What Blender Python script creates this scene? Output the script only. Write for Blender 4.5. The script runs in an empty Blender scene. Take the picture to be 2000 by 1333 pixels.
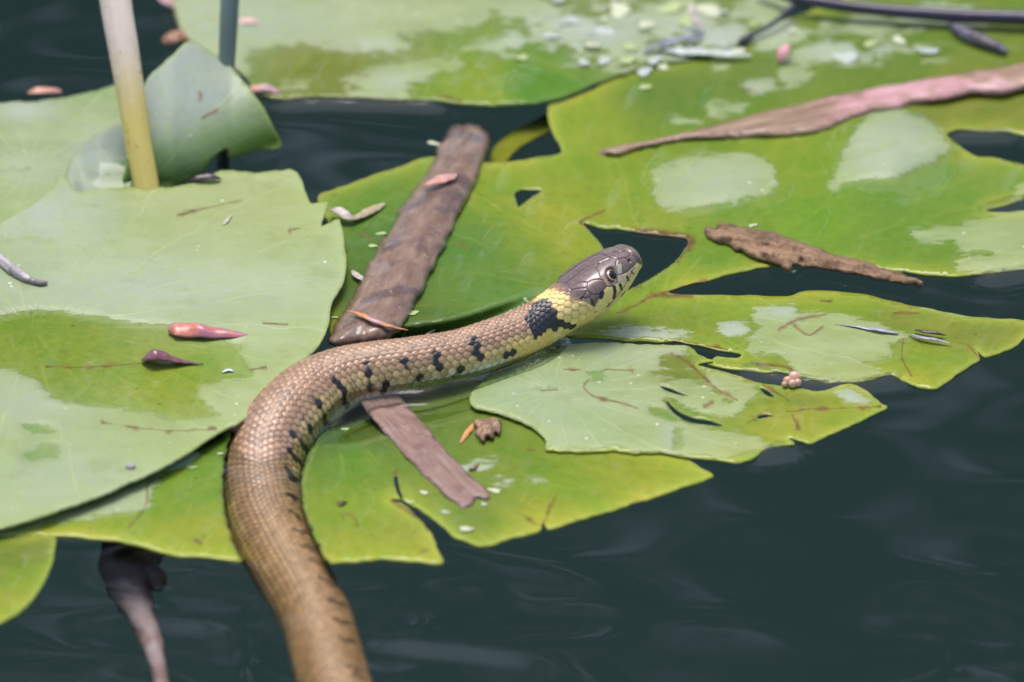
import bpy, math, random
import numpy as np
from mathutils import Vector, Matrix, geometry
random.seed(7); RNG = np.random.default_rng(7)

# ------------------------------------------------------------------ camera
S = 0.26 / 2000.0                 # metres per photograph pixel at the focus distance
DIST, PITCH = 2.0, math.radians(30)
CP, SP = math.cos(PITCH), math.sin(PITCH)
CAM = np.array([0, -DIST * CP, DIST * SP])
FWD = np.array([0, CP, -SP]); RGT = np.array([1.0, 0, 0]); UPV = np.array([0, SP, CP])
scene = bpy.context.scene
cam_d = bpy.data.cameras.new('camera'); cam = bpy.data.objects.new('camera', cam_d)
scene.collection.objects.link(cam); scene.camera = cam
cam.location = CAM; cam.rotation_euler = (math.pi / 2 - PITCH, 0, 0)
cam_d.sensor_width = 36; cam_d.lens = 36 * DIST / 0.26
cam_d.clip_start = 0.05; cam_d.clip_end = 300
cam_d.dof.use_dof = True; cam_d.dof.focus_distance = DIST + 0.0; cam_d.dof.aperture_fstop = 10

# ------------------------------------------------------------------ sky, sun, exposure
SUN_EL, SUN_AZ = math.radians(74), math.radians(-24)     # azimuth from +Y (away) towards +X
world = bpy.data.worlds.new('World'); scene.world = world; world.use_nodes = True
wn = world.node_tree; bg = wn.nodes['Background']
sky = wn.nodes.new('ShaderNodeTexSky'); sky.sky_type = 'NISHITA'; sky.sun_disc = False
sky.sun_elevation = SUN_EL; sky.sun_rotation = SUN_AZ
sky.dust_density = 4.0; sky.air_density = 1.0; sky.ozone_density = 1.0
wn.links.new(sky.outputs[0], bg.inputs[0]); bg.inputs[1].default_value = 0.15
sun_d = bpy.data.lights.new('sun', 'SUN'); sun_d.energy = 1.6; sun_d.angle = math.radians(28)
sun_d.color = (1, 0.965, 0.94)
sun = bpy.data.objects.new('sun', sun_d); scene.collection.objects.link(sun)
sd_ = Vector((math.sin(SUN_AZ) * math.cos(SUN_EL), math.cos(SUN_AZ) * math.cos(SUN_EL), math.sin(SUN_EL)))
sun.rotation_euler = sd_.to_track_quat('Z', 'Y').to_euler(); sun.location = sd_ * 20
scene.view_settings.view_transform = 'Standard'; scene.view_settings.look = 'None'
scene.view_settings.exposure = 0.46; scene.view_settings.gamma = 1
scene.cycles.use_denoising = True
scene.cycles.max_bounces = 8; scene.cycles.transparent_max_bounces = 12
scene.cycles.caustics_reflective = False

# ------------------------------------------------------------------ helpers
COL = scene.collection
def at(px, py, z=0.0):
    """photograph pixel (arrays ok) -> point of the place at height z (metres)"""
    px = np.asarray(px, float); py = np.asarray(py, float); z = np.asarray(z, float)
    u = (px - 1000) * S / DIST; v = (666.5 - py) * S / DIST
    d = FWD + u[..., None] * RGT + v[..., None] * UPV
    t = (z - CAM[2]) / d[..., 2]
    return CAM + t[..., None] * d
def proj(P):
    q = P - CAM; w = q @ FWD
    return np.stack([1000 + (q @ RGT) / w * DIST / S, 666.5 - (q @ UPV) / w * DIST / S], -1)
def sstep(a, b, x):
    t = np.clip((x - a) / (b - a), 0, 1); return t * t * (3 - 2 * t)
def cr(pts, closed=False, spacing=6.0):
    """Catmull-Rom through points of any dimension, resampled about evenly"""
    P = np.asarray(pts, float); n = len(P); out = []
    for i in range(n if closed else n - 1):
        if closed: p0, p1, p2, p3 = P[(i - 1) % n], P[i], P[(i + 1) % n], P[(i + 2) % n]
        else: p0, p1, p2, p3 = P[max(i - 1, 0)], P[i], P[i + 1], P[min(i + 2, n - 1)]
        L = np.linalg.norm((p2 - p1)[:2]); k = max(1, int(round(L / spacing)))
        t = np.arange(k)[:, None] / k
        a = 0.42
        m1, m2 = (p2 - p0) * a, (p3 - p1) * a
        # limit the tangents so that corners between long and short edges do not loop
        for m in (m1, m2):
            l = np.linalg.norm(m[:2]); mx = 1.0 * L
            if l > mx: m *= mx / l
        h = 2 * t**3 - 3 * t**2 + 1, t**3 - 2 * t**2 + t, -2 * t**3 + 3 * t**2, t**3 - t**2
        out.append(h[0] * p1 + h[1] * m1 + h[2] * p2 + h[3] * m2)
    if not closed: out.append(P[-1:])
    return np.vstack(out)
def inside(poly, Q):
    poly = np.asarray(poly, float); x, y = Q[:, 0], Q[:, 1]; r = np.zeros(len(Q), bool)
    n = len(poly)
    for i in range(n):
        x1, y1 = poly[i]; x2, y2 = poly[(i + 1) % n]
        if y1 == y2: continue
        c = ((y1 > y) != (y2 > y)) & (x < (x2 - x1) * (y - y1) / (y2 - y1) + x1)
        r ^= c
    return r
def dist_lines(pts, Q, closed=False):
    P = np.asarray(pts, float)[:, :2]; best = np.full(len(Q), 1e9)
    n = len(P)
    for i in range(n if closed else n - 1):
        a, b = P[i], P[(i + 1) % n]; ab = b - a; l2 = max(ab @ ab, 1e-12)
        t = np.clip(((Q - a) @ ab) / l2, 0, 1)
        d = Q - a - t[:, None] * ab
        best = np.minimum(best, (d * d).sum(1))
    return np.sqrt(best)
def sdist(poly, Q):
    d = dist_lines(poly, Q, True); return np.where(inside(poly, Q), d, -d)
def vnoise(Q, scale, seed=0):
    """cheap smooth noise in [-1,1] on 2D/3D points"""
    r = np.random.default_rng(seed); Q = np.asarray(Q, float) / scale; o = np.zeros(len(Q))
    for k in range(5):
        w = r.normal(size=Q.shape[1]) * 2.2; o += np.sin(Q @ w + r.uniform(0, 6.28))
    return o / 3.0
def mesh_obj(name, verts, faces, mat, parent=None, smooth=True, attrs=None, coll=True):
    me = bpy.data.meshes.new(name)
    me.from_pydata([tuple(v) for v in np.asarray(verts, float)], [], faces if isinstance(faces, list) else faces.tolist())
    if attrs:
        for k, a in attrs.items():
            a = np.asarray(a, np.float32)
            if a.ndim == 1:
                at_ = me.attributes.new(k, 'FLOAT', 'POINT'); at_.data.foreach_set('value', a)
            else:
                at_ = me.attributes.new(k, 'FLOAT_COLOR', 'POINT')
                c4 = np.ones((len(a), 4), np.float32); c4[:, :3] = a; at_.data.foreach_set('color', c4.ravel())
    if smooth: me.polygons.foreach_set('use_smooth', np.ones(len(me.polygons), bool))
    me.update()
    o = bpy.data.objects.new(name, me)
    if mat: me.materials.append(mat)
    COL.objects.link(o)
    if parent: o.parent = parent
    return o
def tag(o, label, cat, group=None):
    o['label'] = label; o['category'] = cat
    if group: o['group'] = group
    return o
def struct(o, kind='structure'):
    o['kind'] = kind; return o
def lin(r, g, b):
    f = lambda c: (c / 255 / 12.92) if c <= 10 else ((c / 255 + 0.055) / 1.055) ** 2.4
    return (f(r), f(g), f(b))

# ------------------------------------------------------------------ node helpers / materials
def newmat(name):
    m = bpy.data.materials.new(name); m.use_nodes = True
    nt = m.node_tree; return m, nt, nt.nodes['Principled BSDF']
def N(nt, typ, **kw):
    n = nt.nodes.new(typ)
    for k, v in kw.items():
        if k in n.inputs.keys(): n.inputs[k].default_value = v
        else: setattr(n, k, v)
    return n
def attr(nt, name):
    n = nt.nodes.new('ShaderNodeAttribute'); n.attribute_name = name; return n
def math_(nt, op, a, b=None, c=None, clamp=False):
    n = nt.nodes.new('ShaderNodeMath'); n.operation = op; n.use_clamp = clamp
    for i, v in enumerate((a, b, c)):
        if v is None: continue
        if isinstance(v, (int, float)): n.inputs[i].default_value = v
        else: nt.links.new(v, n.inputs[i])
    return n.outputs[0]
def mix(nt, f, a, b, blend='MIX'):
    n = nt.nodes.new('ShaderNodeMix'); n.data_type = 'RGBA'; n.blend_type = blend
    for k, v in ((0, f), (6, a), (7, b)):
        if isinstance(v, (int, float)): n.inputs[k].default_value = v
        elif isinstance(v, tuple): n.inputs[k].default_value = (*v, 1)
        else: nt.links.new(v, n.inputs[k])
    return n.outputs[2]
def noise(nt, scale, detail=3, rough=0.55, vec=None):
    n = N(nt, 'ShaderNodeTexNoise'); n.inputs['Scale'].default_value = scale
    n.inputs['Detail'].default_value = detail; n.inputs['Roughness'].default_value = rough
    if vec is not None: nt.links.new(vec, n.inputs['Vector'])
    return n.outputs['Fac']
def coords(nt, scale=None):
    c = nt.nodes.new('ShaderNodeNewGeometry').outputs['Position']
    if scale:
        m = nt.nodes.new('ShaderNodeMapping'); m.inputs['Scale'].default_value = scale
        nt.links.new(c, m.inputs['Vector']); return m.outputs[0]
    return c
def remap(nt, v, a, b, c=0.0, d=1.0):
    n = nt.nodes.new('ShaderNodeMapRange'); n.interpolation_type = 'SMOOTHSTEP'
    nt.links.new(v, n.inputs[0])
    for i, x in enumerate((a, b, c, d)): n.inputs[i + 1].default_value = x
    return n.outputs[0]
def bump(nt, h, strength, dist, normal=None):
    b = nt.nodes.new('ShaderNodeBump'); b.inputs['Strength'].default_value = strength
    b.inputs['Distance'].default_value = dist; nt.links.new(h, b.inputs['Height'])
    if normal is not None: nt.links.new(normal, b.inputs['Normal'])
    return b.outputs[0]

def mixv(nt, vec, sc, amp):
    n = N(nt, 'ShaderNodeTexNoise'); n.inputs['Scale'].default_value = sc; nt.links.new(vec, n.inputs['Vector'])
    a = N(nt, 'ShaderNodeVectorMath'); a.operation = 'MULTIPLY_ADD'; a.inputs[1].default_value = (amp, amp, amp)
    nt.links.new(n.outputs['Color'], a.inputs[0]); nt.links.new(vec, a.inputs[2]); return a.outputs[0]
def make_leaf_mat():
    m, nt, P = newmat('lily_pad_skin'); L = nt.links
    pos = coords(nt)
    col, sd, stain, bloom = attr(nt, 'pig').outputs['Color'], attr(nt, 'dry').outputs['Fac'], attr(nt, 'stain').outputs['Fac'], attr(nt, 'bloom').outputs['Fac']
    rag = attr(nt, 'ragged').outputs['Fac']
    n1 = noise(nt, 190, 4, 0.6, coords(nt, (1, 2.2, 1))); n2 = noise(nt, 900, 3, 0.6, pos)
    e = math_(nt, 'ADD', math_(nt, 'MULTIPLY', math_(nt, 'SUBTRACT', n1, 0.5), 52.0), math_(nt, 'MULTIPLY', math_(nt, 'SUBTRACT', n2, 0.5), 12.0))
    dry = remap(nt, math_(nt, 'ADD', sd, math_(nt, 'MULTIPLY', e, rag)), -3.2, 3.2)
    soft = remap(nt, math_(nt, 'ADD', sd, math_(nt, 'MULTIPLY', e, math_(nt, 'MULTIPLY', rag, 1.5))), -10.0, 16.0)
    dry = math_(nt, 'ADD', math_(nt, 'MULTIPLY', dry, 0.62), math_(nt, 'MULTIPLY', soft, 0.38))
    # pigment mottling
    v1 = noise(nt, 60, 3, 0.6, pos); v2 = noise(nt, 420, 4, 0.65, pos)
    vein = noise(nt, 150, 3, 0.6, attr(nt, 'fan').outputs['Vector'])
    wet = mix(nt, remap(nt, v1, 0.3, 0.7, 0, 0.75), col, mix(nt, 1.0, col, (0.62, 0.9, 0.6), 'MULTIPLY'))
    wet = mix(nt, remap(nt, v2, 0.48, 0.72, 0, 0.55), wet, mix(nt, 1.0, col, (0.72, 0.68, 0.55), 'MULTIPLY'))
    wet = mix(nt, remap(nt, vein, 0.42, 0.72, 0, 0.45), wet, mix(nt, 1.0, col, (1.25, 1.12, 1.3), 'MULTIPLY'))
    net = N(nt, 'ShaderNodeTexVoronoi'); net.feature = 'DISTANCE_TO_EDGE'; net.inputs['Scale'].default_value = 210; L.new(mixv(nt, pos, 90, 0.004), net.inputs['Vector'])
    nv = remap(nt, net.outputs['Distance'], 0.0, 0.10, 1.0, 0.0)
    wet = mix(nt, math_(nt, 'MULTIPLY', nv, 0.14), wet, mix(nt, 1.0, col, (1.5, 1.25, 1.6), 'MULTIPLY'))
    spk = N(nt, 'ShaderNodeTexVoronoi'); spk.inputs['Scale'].default_value = 150; L.new(pos, spk.inputs['Vector'])
    spot = remap(nt, spk.outputs['Distance'], 0.05, 0.11, 1.0, 0.0)
    spot = math_(nt, 'MULTIPLY', spot, remap(nt, noise(nt, 70, 2, 0.5, pos), 0.46, 0.56))
    wet = mix(nt, math_(nt, 'MULTIPLY', spot, 0.65), wet, (0.07, 0.06, 0.02))
    film = remap(nt, noise(nt, 150, 5, 0.75, coords(nt, (1, 3.0, 1))), 0.60, 0.74)
    wet = mix(nt, math_(nt, 'MULTIPLY', film, 0.30), wet, (0.34, 0.40, 0.17))
    # dry skin: waxy bloom over the pigment
    wax = mix(nt, 0.36, col, (0.30, 0.36, 0.18))
    wax = mix(nt, bloom, wax, (0.325, 0.38, 0.325))  # this mask also carries sky sheen painted onto some pads
    wax = mix(nt, remap(nt, noise(nt, 38, 4, 0.6, coords(nt, (1, 2, 1))), 0.35, 0.72, 0, 0.42), wax, (0.37, 0.42, 0.25))
    wax = mix(nt, remap(nt, vein, 0.45, 0.70, 0, 0.38), wax, (0.28, 0.37, 0.12))
    sc = remap(nt, noise(nt, 300, 5, 0.75, coords(nt, (1, 2.6, 1))), 0.62, 0.74)
    wax = mix(nt, math_(nt, 'MULTIPLY', sc, 0.55), wax, (0.52, 0.54, 0.48))
    wax = mix(nt, remap(nt, v2, 0.50, 0.75, 0, 0.30), wax, (0.22, 0.30, 0.11))
    spk2 = N(nt, 'ShaderNodeTexVoronoi'); spk2.inputs['Scale'].default_value = 230; L.new(pos, spk2.inputs['Vector'])
    dot = math_(nt, 'MULTIPLY', remap(nt, spk2.outputs['Distance'], 0.07, 0.13, 1.0, 0.0), remap(nt, noise(nt, 55, 2, 0.5, pos), 0.5, 0.62))
    wax = mix(nt, math_(nt, 'MULTIPLY', dot, 0.7), wax, (0.72, 0.74, 0.66))
    wax = mix(nt, math_(nt, 'MULTIPLY', spot, 0.25), wax, (0.16, 0.17, 0.06))
    wax = mix(nt, math_(nt, 'MULTIPLY', nv, 0.10), wax, (0.30, 0.38, 0.16))
    blot = remap(nt, noise(nt, 85, 5, 0.7, pos), 0.54, 0.66)
    wax = mix(nt, math_(nt, 'MULTIPLY', blot, 0.30), wax, (0.20, 0.23, 0.06))
    pol = N(nt, 'ShaderNodeSeparateXYZ'); L.new(attr(nt, 'polar').outputs['Vector'], pol.inputs[0])
    wob = math_(nt, 'MULTIPLY', math_(nt, 'SUBTRACT', noise(nt, 35, 3, 0.6, pos), 0.5), 2.4)
    sn = math_(nt, 'ABSOLUTE', math_(nt, 'SINE', math_(nt, 'ADD', math_(nt, 'MULTIPLY', pol.outputs[0], 11.0), wob)))
    rib = remap(nt, math_(nt, 'MULTIPLY', sn, math_(nt, 'ADD', math_(nt, 'MULTIPLY', pol.outputs[1], 0.09), 0.0008)), 0.00015, 0.0007, 1.0, 0.0)
    rib = math_(nt, 'MULTIPLY', rib, remap(nt, noise(nt, 50, 2, 0.5, pos), 0.35, 0.6))
    wax = mix(nt, math_(nt, 'MULTIPLY', rib, 0.16), wax, (0.50, 0.54, 0.30))
    wet = mix(nt, math_(nt, 'MULTIPLY', rib, 0.14), wet, (0.36, 0.40, 0.08))
    c = mix(nt, dry, wet, wax)
    c = mix(nt, stain, c, mix(nt, remap(nt, v2, 0.35, 0.65), (0.085, 0.045, 0.014), (0.20, 0.11, 0.035)))
    L.new(c, P.inputs['Base Color'])
    L.new(remap(nt, dry, 0, 1, 0.5, 0.40), P.inputs['Roughness'])
    L.new(remap(nt, dry, 0, 1, 0.1, 0.42), P.inputs['Specular IOR Level'])
    L.new(remap(nt, dry, 0, 1, 1.0, 0.0), P.inputs['Coat Weight'])
    P.inputs['Coat Roughness'].default_value = 0.03; P.inputs['Coat IOR'].default_value = 1.33
    h = math_(nt, 'ADD', math_(nt, 'ADD', math_(nt, 'MULTIPLY', noise(nt, 500, 4, 0.6, pos), 0.6), math_(nt, 'MULTIPLY', vein, 1.0)), math_(nt, 'MULTIPLY', rib, 0.25))
    b = bump(nt, math_(nt, 'MULTIPLY', h, dry), 0.5, 0.0004)
    b = bump(nt, dry, 0.3, 0.0003, b)
    L.new(b, P.inputs['Normal'])
    cb = bump(nt, noise(nt, 120, 2, 0.5, pos), 0.035, 0.001)
    L.new(cb, P.inputs['Coat Normal'])
    return m

def organic(name, c1, c2, rough=0.6, sc=300, stretch=(1, 1, 1), wet=0.0, bmp=0.5, bd=0.0004, c3=None, spots=0.0, spec=0.4):
    m, nt, P = newmat(name); L = nt.links
    tc = nt.nodes.new('ShaderNodeTexCoord').outputs['Object']
    a = attr(nt, 'along').outputs['Vector']
    mp = nt.nodes.new('ShaderNodeMapping'); mp.inputs['Scale'].default_value = stretch; L.new(a, mp.inputs['Vector'])
    n1 = noise(nt, sc, 5, 0.65, mp.outputs[0]); n2 = noise(nt, sc * 0.22, 3, 0.6, tc)
    c = mix(nt, remap(nt, n1, 0.32, 0.68), c1, c2)
    if c3: c = mix(nt, remap(nt, n2, 0.5, 0.64), c, c3)
    if spots:
        sp = remap(nt, noise(nt, sc * 1.5, 3, 0.7, tc), 0.66, 0.72)
        c = mix(nt, math_(nt, 'MULTIPLY', sp, spots), c, (0.7, 0.68, 0.62))
    L.new(c, P.inputs['Base Color']); P.inputs['Roughness'].default_value = rough
    P.inputs['Specular IOR Level'].default_value = spec
    P.inputs['Coat Weight'].default_value = wet; P.inputs['Coat Roughness'].default_value = 0.06; P.inputs['Coat IOR'].default_value = 1.33
    L.new(bump(nt, math_(nt, 'ADD', n1, n2), bmp, bd), P.inputs['Normal'])
    return m

def make_water_mat():
    m, nt, P = newmat('pond_water'); L = nt.links; nt.nodes.remove(P)
    out = nt.nodes['Material Output']; pos = coords(nt)
    nb = bump(nt, noise(nt, 26, 1, 0.4, coords(nt, (1, 1.6, 1))), 0.05, 0.0012)
    gl = N(nt, 'ShaderNodeBsdfGlossy'); gl.inputs['Roughness'].default_value = 0.02; L.new(nb, gl.inputs['Normal'])
    tr = N(nt, 'ShaderNodeBsdfTransparent'); tr.inputs['Color'].default_value = (0.93, 0.97, 0.95, 1)
    fr = N(nt, 'ShaderNodeFresnel'); fr.inputs['IOR'].default_value = 1.33; L.new(nb, fr.inputs['Normal'])
    mx = N(nt, 'ShaderNodeMixShader'); L.new(fr.outputs[0], mx.inputs[0]); L.new(tr.outputs[0], mx.inputs[1]); L.new(gl.outputs[0], mx.inputs[2])
    L.new(mx.outputs[0], out.inputs['Surface'])
    ab = N(nt, 'ShaderNodeVolumeAbsorption'); ab.inputs['Color'].default_value = (0.42, 0.60, 0.60, 1); ab.inputs['Density'].default_value = 2.0
    L.new(ab.outputs[0], out.inputs['Volume'])
    return m

def make_snake_mat():
    m, nt, P = newmat('snake_skin'); L = nt.links
    c = attr(nt, 'pig').outputs['Color']; pos = coords(nt)
    n1 = noise(nt, 900, 4, 0.65, pos)
    c = mix(nt, remap(nt, n1, 0.35, 0.7, 0, 0.35), c, mix(nt, 1.0, c, (0.66, 0.62, 0.6), 'MULTIPLY'))
    L.new(c, P.inputs['Base Color'])
    P.inputs['Roughness'].default_value = 0.36
    L.new(attr(nt, 'gloss').outputs['Fac'], P.inputs['Roughness'])
    P.inputs['Specular IOR Level'].default_value = 0.5
    P.inputs['Coat Weight'].default_value = 0.5; P.inputs['Coat Roughness'].default_value = 0.18; P.inputs['Coat IOR'].default_value = 1.45
    L.new(bump(nt, n1, 0.25, 0.00015), P.inputs['Normal'])
    return m

LEAF = make_leaf_mat(); WATER = make_water_mat(); SKIN = make_snake_mat()

# ------------------------------------------------------------------ the snake's spine (shared with the water and the pads)
SPINE = np.array([  # px, py, height mm, radius px
    (700, 1470, -15, 62), (652, 1333, -13.0, 66), (617, 1210, -11.6, 65), (558, 1100, -10.8, 69), (524, 1030, -10.4, 72), (512, 965, -9.2, 73),
    (516, 905, -6.0, 73), (536, 853, -3.0, 72), (570, 806, -0.8, 70), (614, 768, 0.2, 67), (668, 742, 1.6, 62), (730, 726, 2.8, 57),
    (800, 714, 3.6, 53), (900, 694, 4.2, 49), (1000, 660, 5.0, 48), (1040, 642, 5.8, 47), (1068, 625, 7.3, 47), (1098, 604, 9.4, 52),
    (1128, 582, 11.5, 58), (1160, 557, 13.6, 55), (1193, 530, 15.6, 47), (1215, 512, 17.0, 38), (1232, 498, 18.0, 26)])
SPW = at(SPINE[:, 0], SPINE[:, 1], SPINE[:, 2] * 1e-3)
SPL = cr(SPINE, spacing=8)          # in pixels with z and radius, for proximity tests

# ------------------------------------------------------------------ ground, water
def axis(lo, hi, step, far):
    a = list(np.arange(lo, hi + 1e-9, step)); s = step; x = hi
    while x < far: s *= 1.35; x += s; a.append(x)
    s = step; x = lo
    while x > -far: s *= 1.35; x -= s; a.insert(0, x)
    return np.array(a)
def grid_faces(nx, ny):
    i = np.arange(nx - 1)[None, :] + nx * np.arange(ny - 1)[:, None]
    return np.stack([i, i + 1, i + 1 + nx, i + nx], -1).reshape(-1, 4)
def build_water():
    xs = axis(-0.16, 0.16, 0.0012, 3.2); ys = axis(-0.20, 0.26, 0.0012, 3.2)
    X, Y = np.meshgrid(xs, ys); P = np.stack([X.ravel(), Y.ravel(), np.zeros(X.size)], 1)
    near = (np.abs(P[:, 0]) < 0.3) & (np.abs(P[:, 1]) < 0.4)
    z = np.zeros(len(P)); Q = P[:, :2]
    pq = proj(P)
    # long calm swell everywhere, tighter ripples where the snake's tail stirs the surface
    z += 0.00007 * np.sin(Q[:, 0] * 70 + Q[:, 1] * 120 + 1.0) + 0.00005 * np.sin(-Q[:, 0] * 50 + Q[:, 1] * 160)
    zone = np.exp(-(((pq[:, 0] - 760) / 330) ** 2 + ((pq[:, 1] - 1240) / 170) ** 2)) + 0.5 * np.exp(-(((pq[:, 0] - 330) / 200) ** 2 + ((pq[:, 1] - 1220) / 120) ** 2))
    zone += 0.5 * np.exp(-(((pq[:, 0] - 1950) / 260) ** 2 + ((pq[:, 1] - 1250) / 130) ** 2))
    A1 = np.stack([Q[:, 0] * 0.45 + Q[:, 1] * 0.2, Q[:, 1]], 1); A2 = np.stack([Q[:, 0] * 0.8 - Q[:, 1] * 0.5, Q[:, 1] + Q[:, 0] * 0.3], 1)
    rip = vnoise(A1 + 0.006 * vnoise(Q, 0.03, 31)[:, None], 0.011, 32) * 0.8 + vnoise(A2 + 0.004 * vnoise(Q, 0.02, 33)[:, None], 0.0065, 34) * 0.35
    z += zone * rip * 0.00042
    # meniscus climbing the snake's flanks where it breaks the surface
    k = np.where(near)[0]
    W = at(SPL[:, 0], SPL[:, 1], SPL[:, 2] * 1e-3)
    hw = np.sqrt(np.maximum((SPL[:, 3] * S) ** 2 - (SPL[:, 2] * 1e-3) ** 2, 0)) * (np.abs(SPL[:, 2] * 1e-3) < SPL[:, 3] * S)
    ok = (hw > 0) & (SPL[:, 0] < 1075)
    W, hw = W[ok], hw[ok]
    best = np.full(len(k), 1e9)
    for w, h in zip(W, hw):
        best = np.minimum(best, np.hypot(Q[k, 0] - w[0], Q[k, 1] - w[1]) - h)
    lead = sstep(600, 700, pq[k, 0])          # the forward half pushes a small bow wave along its flanks
    z[k] += (0.0022 * lead + 0.0004) * sstep(0.0088, 0.0038, best + 0.0007 * vnoise(Q[k], 0.009, 12))
    # the surface also climbs some rims of the pads
    for ln in ([(560, 203), (640, 200), (760, 204), (850, 206)], [(1470, 722), (1500, 732), (1560, 742), (1660, 752), (1745, 738)], [(1488, 882), (1522, 874)], [(1875, 264), (1960, 262)], [(1930, 412), (2010, 392)], [(1935, 538), (2010, 528)], [(318, 906), (345, 884), (380, 878)]):
        g = at(np.array([p[0] for p in ln]), np.array([p[1] for p in ln]), 0.0)[:, :2]
        z[k] += 0.0016 * np.exp(-dist_lines(g, Q[k]) / 0.0034)
    P[:, 2] = z
    nx, ny = len(xs), len(ys); F = grid_faces(nx, ny).tolist(); V = P.tolist(); n = len(V)
    B = [(xs[0], ys[0], -.5), (xs[-1], ys[0], -.5), (xs[-1], ys[-1], -.5), (xs[0], ys[-1], -.5)]
    V += B
    F.append([n + 3, n + 2, n + 1, n])
    F.append([n, n + 1] + list(range(nx - 1, -1, -1)))
    F.append([n + 2, n + 3] + [(ny - 1) * nx + i for i in range(nx)])
    F.append([n + 1, n + 2] + [i * nx + nx - 1 for i in range(ny - 1, -1, -1)])
    F.append([n + 3, n] + [i * nx for i in range(ny)])
    o = mesh_obj('water', np.array(V), F, WATER); struct(o)
    return o
build_water()
def build_ground():
    xs = axis(-4.5, 4.5, 0.3, 120); X, Y = np.meshgrid(xs, xs); P = np.stack([X.ravel(), Y.ravel()], 1)
    d = np.maximum(np.abs(P[:, 0]), np.abs(P[:, 1]))
    z = -0.42 + sstep(2.6, 3.3, d) * 0.62 + 0.04 * vnoise(P, 0.8, 3) * sstep(2, 3.2, d)
    m = organic('pond_mud', (0.042, 0.056, 0.060), (0.066, 0.08, 0.083), 0.9, 4, bmp=0.4, bd=0.03, c3=(0.048, 0.068, 0.058))
    o = mesh_obj('ground', np.column_stack([P, z]), grid_faces(len(xs), len(xs)), m); struct(o)
build_ground()

# ------------------------------------------------------------------ trees on the far bank (seen only as dark reflections in the water)
BARK = organic('tree_bark', (0.05, 0.04, 0.03), (0.11, 0.09, 0.07), 0.9, 12, bmp=0.6, bd=0.02)
def tube_mesh(path, rad, n=12, flat=1.0, cap=True, rough=0.0, seed=0, up=(0, 0, 1)):
    path = np.asarray(path, float); rad = np.asarray(rad, float); m = len(path)
    T = np.gradient(path, axis=0); T /= np.linalg.norm(T, axis=1)[:, None]
    up = np.array(up, float); V = []
    Sd = np.cross(T, up); bad = np.linalg.norm(Sd, axis=1) < 1e-3; Sd[bad] = (1, 0, 0)
    Sd /= np.linalg.norm(Sd, axis=1)[:, None]; U = np.cross(Sd, T)
    th = np.arange(n) / n * 2 * math.pi
    rr = rad[:, None] * np.ones(n)
    if rough:
        q = np.stack(np.meshgrid(np.arange(m) * 0.45, th, indexing='ij'), -1).reshape(-1, 2)
        q = np.column_stack([q[:, 0], np.cos(q[:, 1]) * 1.6, np.sin(q[:, 1]) * 1.6])
        rr = rr * (1 + rough * vnoise(q, 1.0, seed).reshape(m, n))
    V = path[:, None, :] + rr[..., None] * (np.cos(th)[None, :, None] * Sd[:, None, :] + flat * np.sin(th)[None, :, None] * U[:, None, :])
    V = V.reshape(-1, 3); i = np.arange(m - 1)[:, None] * n; j = np.arange(n)[None, :]
    F = np.stack([i + j, i + (j + 1) % n, i + n + (j + 1) % n, i + n + j], -1).reshape(-1, 4).tolist()
    s = np.concatenate([[0], np.cumsum(np.linalg.norm(np.diff(path, axis=0), axis=1))])
    al = np.stack([np.repeat(s, n), np.tile(np.cos(th), m) * np.repeat(rad, n), np.tile(np.sin(th), m) * np.repeat(rad, n)], 1)
    if cap:
        F.append(list(range(n))[::-1]); F.append([(m - 1) * n + k for k in range(n)])
    return V, F, al
def tree(label, x, y, h, rx, n, seed, cols):
    r = np.random.default_rng(seed)
    root = bpy.data.objects.new('bank_tree', None); COL.objects.link(root); root.location = (x, y, 0.18)
    tag(root, label, 'tree', 'trees on the far bank')
    z = np.linspace(-0.1, h * 0.8, 9); p = np.column_stack([0.15 * np.sin(z), 0.1 * np.cos(z * 1.3), z])
    V, F, al = tube_mesh(p, np.linspace(0.16, 0.03, 9), 10, rough=0.08, seed=seed)
    mesh_obj('trunk', V, F, BARK, root, attrs={'along': al})
    clumps = []
    for k in range(26):
        a = r.uniform(0, 6.28); t = r.uniform(0, 1); zz = h * (0.36 + 0.62 * t)
        R = rx * (0.35 + 0.75 * math.sin(math.pi * min(1, 0.15 + t * 0.85))) * r.uniform(0.35, 1.0)
        c = np.array([math.cos(a) * R, math.sin(a) * R, zz]); clumps.append((c, r.uniform(0.28, 0.55)))
    for k in range(9):
        c, _ = clumps[k * 2]; st = np.array([0, 0, max(0.3, c[2] - 0.7)])
        t = np.linspace(0, 1, 6)[:, None]; q = st * (1 - t) + c * t + np.array([0, 0, 0.15]) * np.sin(t * 3.1)
        V, F, al = tube_mesh(q, np.linspace(0.05, 0.012, 6), 7)
        mesh_obj('limb', V, F, BARK, root, attrs={'along': al})
    C = []; 
    for c, s in clumps:
        m = int(n / len(clumps)); d = r.normal(size=(m, 3)); d /= np.linalg.norm(d, axis=1)[:, None]
        C.append(c + d * (r.uniform(0.25, 1, (m, 1)) ** 0.5) * s * np.array([1.15, 1.15, 0.8]))
    C = np.vstack(C); m = len(C)
    a = r.normal(size=(m, 3)); a /= np.linalg.norm(a, axis=1)[:, None]; b = np.cross(a, r.normal(size=(m, 3))); b /= np.linalg.norm(b, axis=1)[:, None]
    w = r.uniform(0.03, 0.055, (m, 1)); l = w * 1.7
    V = np.stack([C - a * l, C + b * w, C + a * l, C - b * w], 1).reshape(-1, 3)
    F = np.arange(4 * m).reshape(-1, 4)
    o = mesh_obj('crown', V, F, cols, root, smooth=False); o['kind'] = 'stuff'
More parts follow.
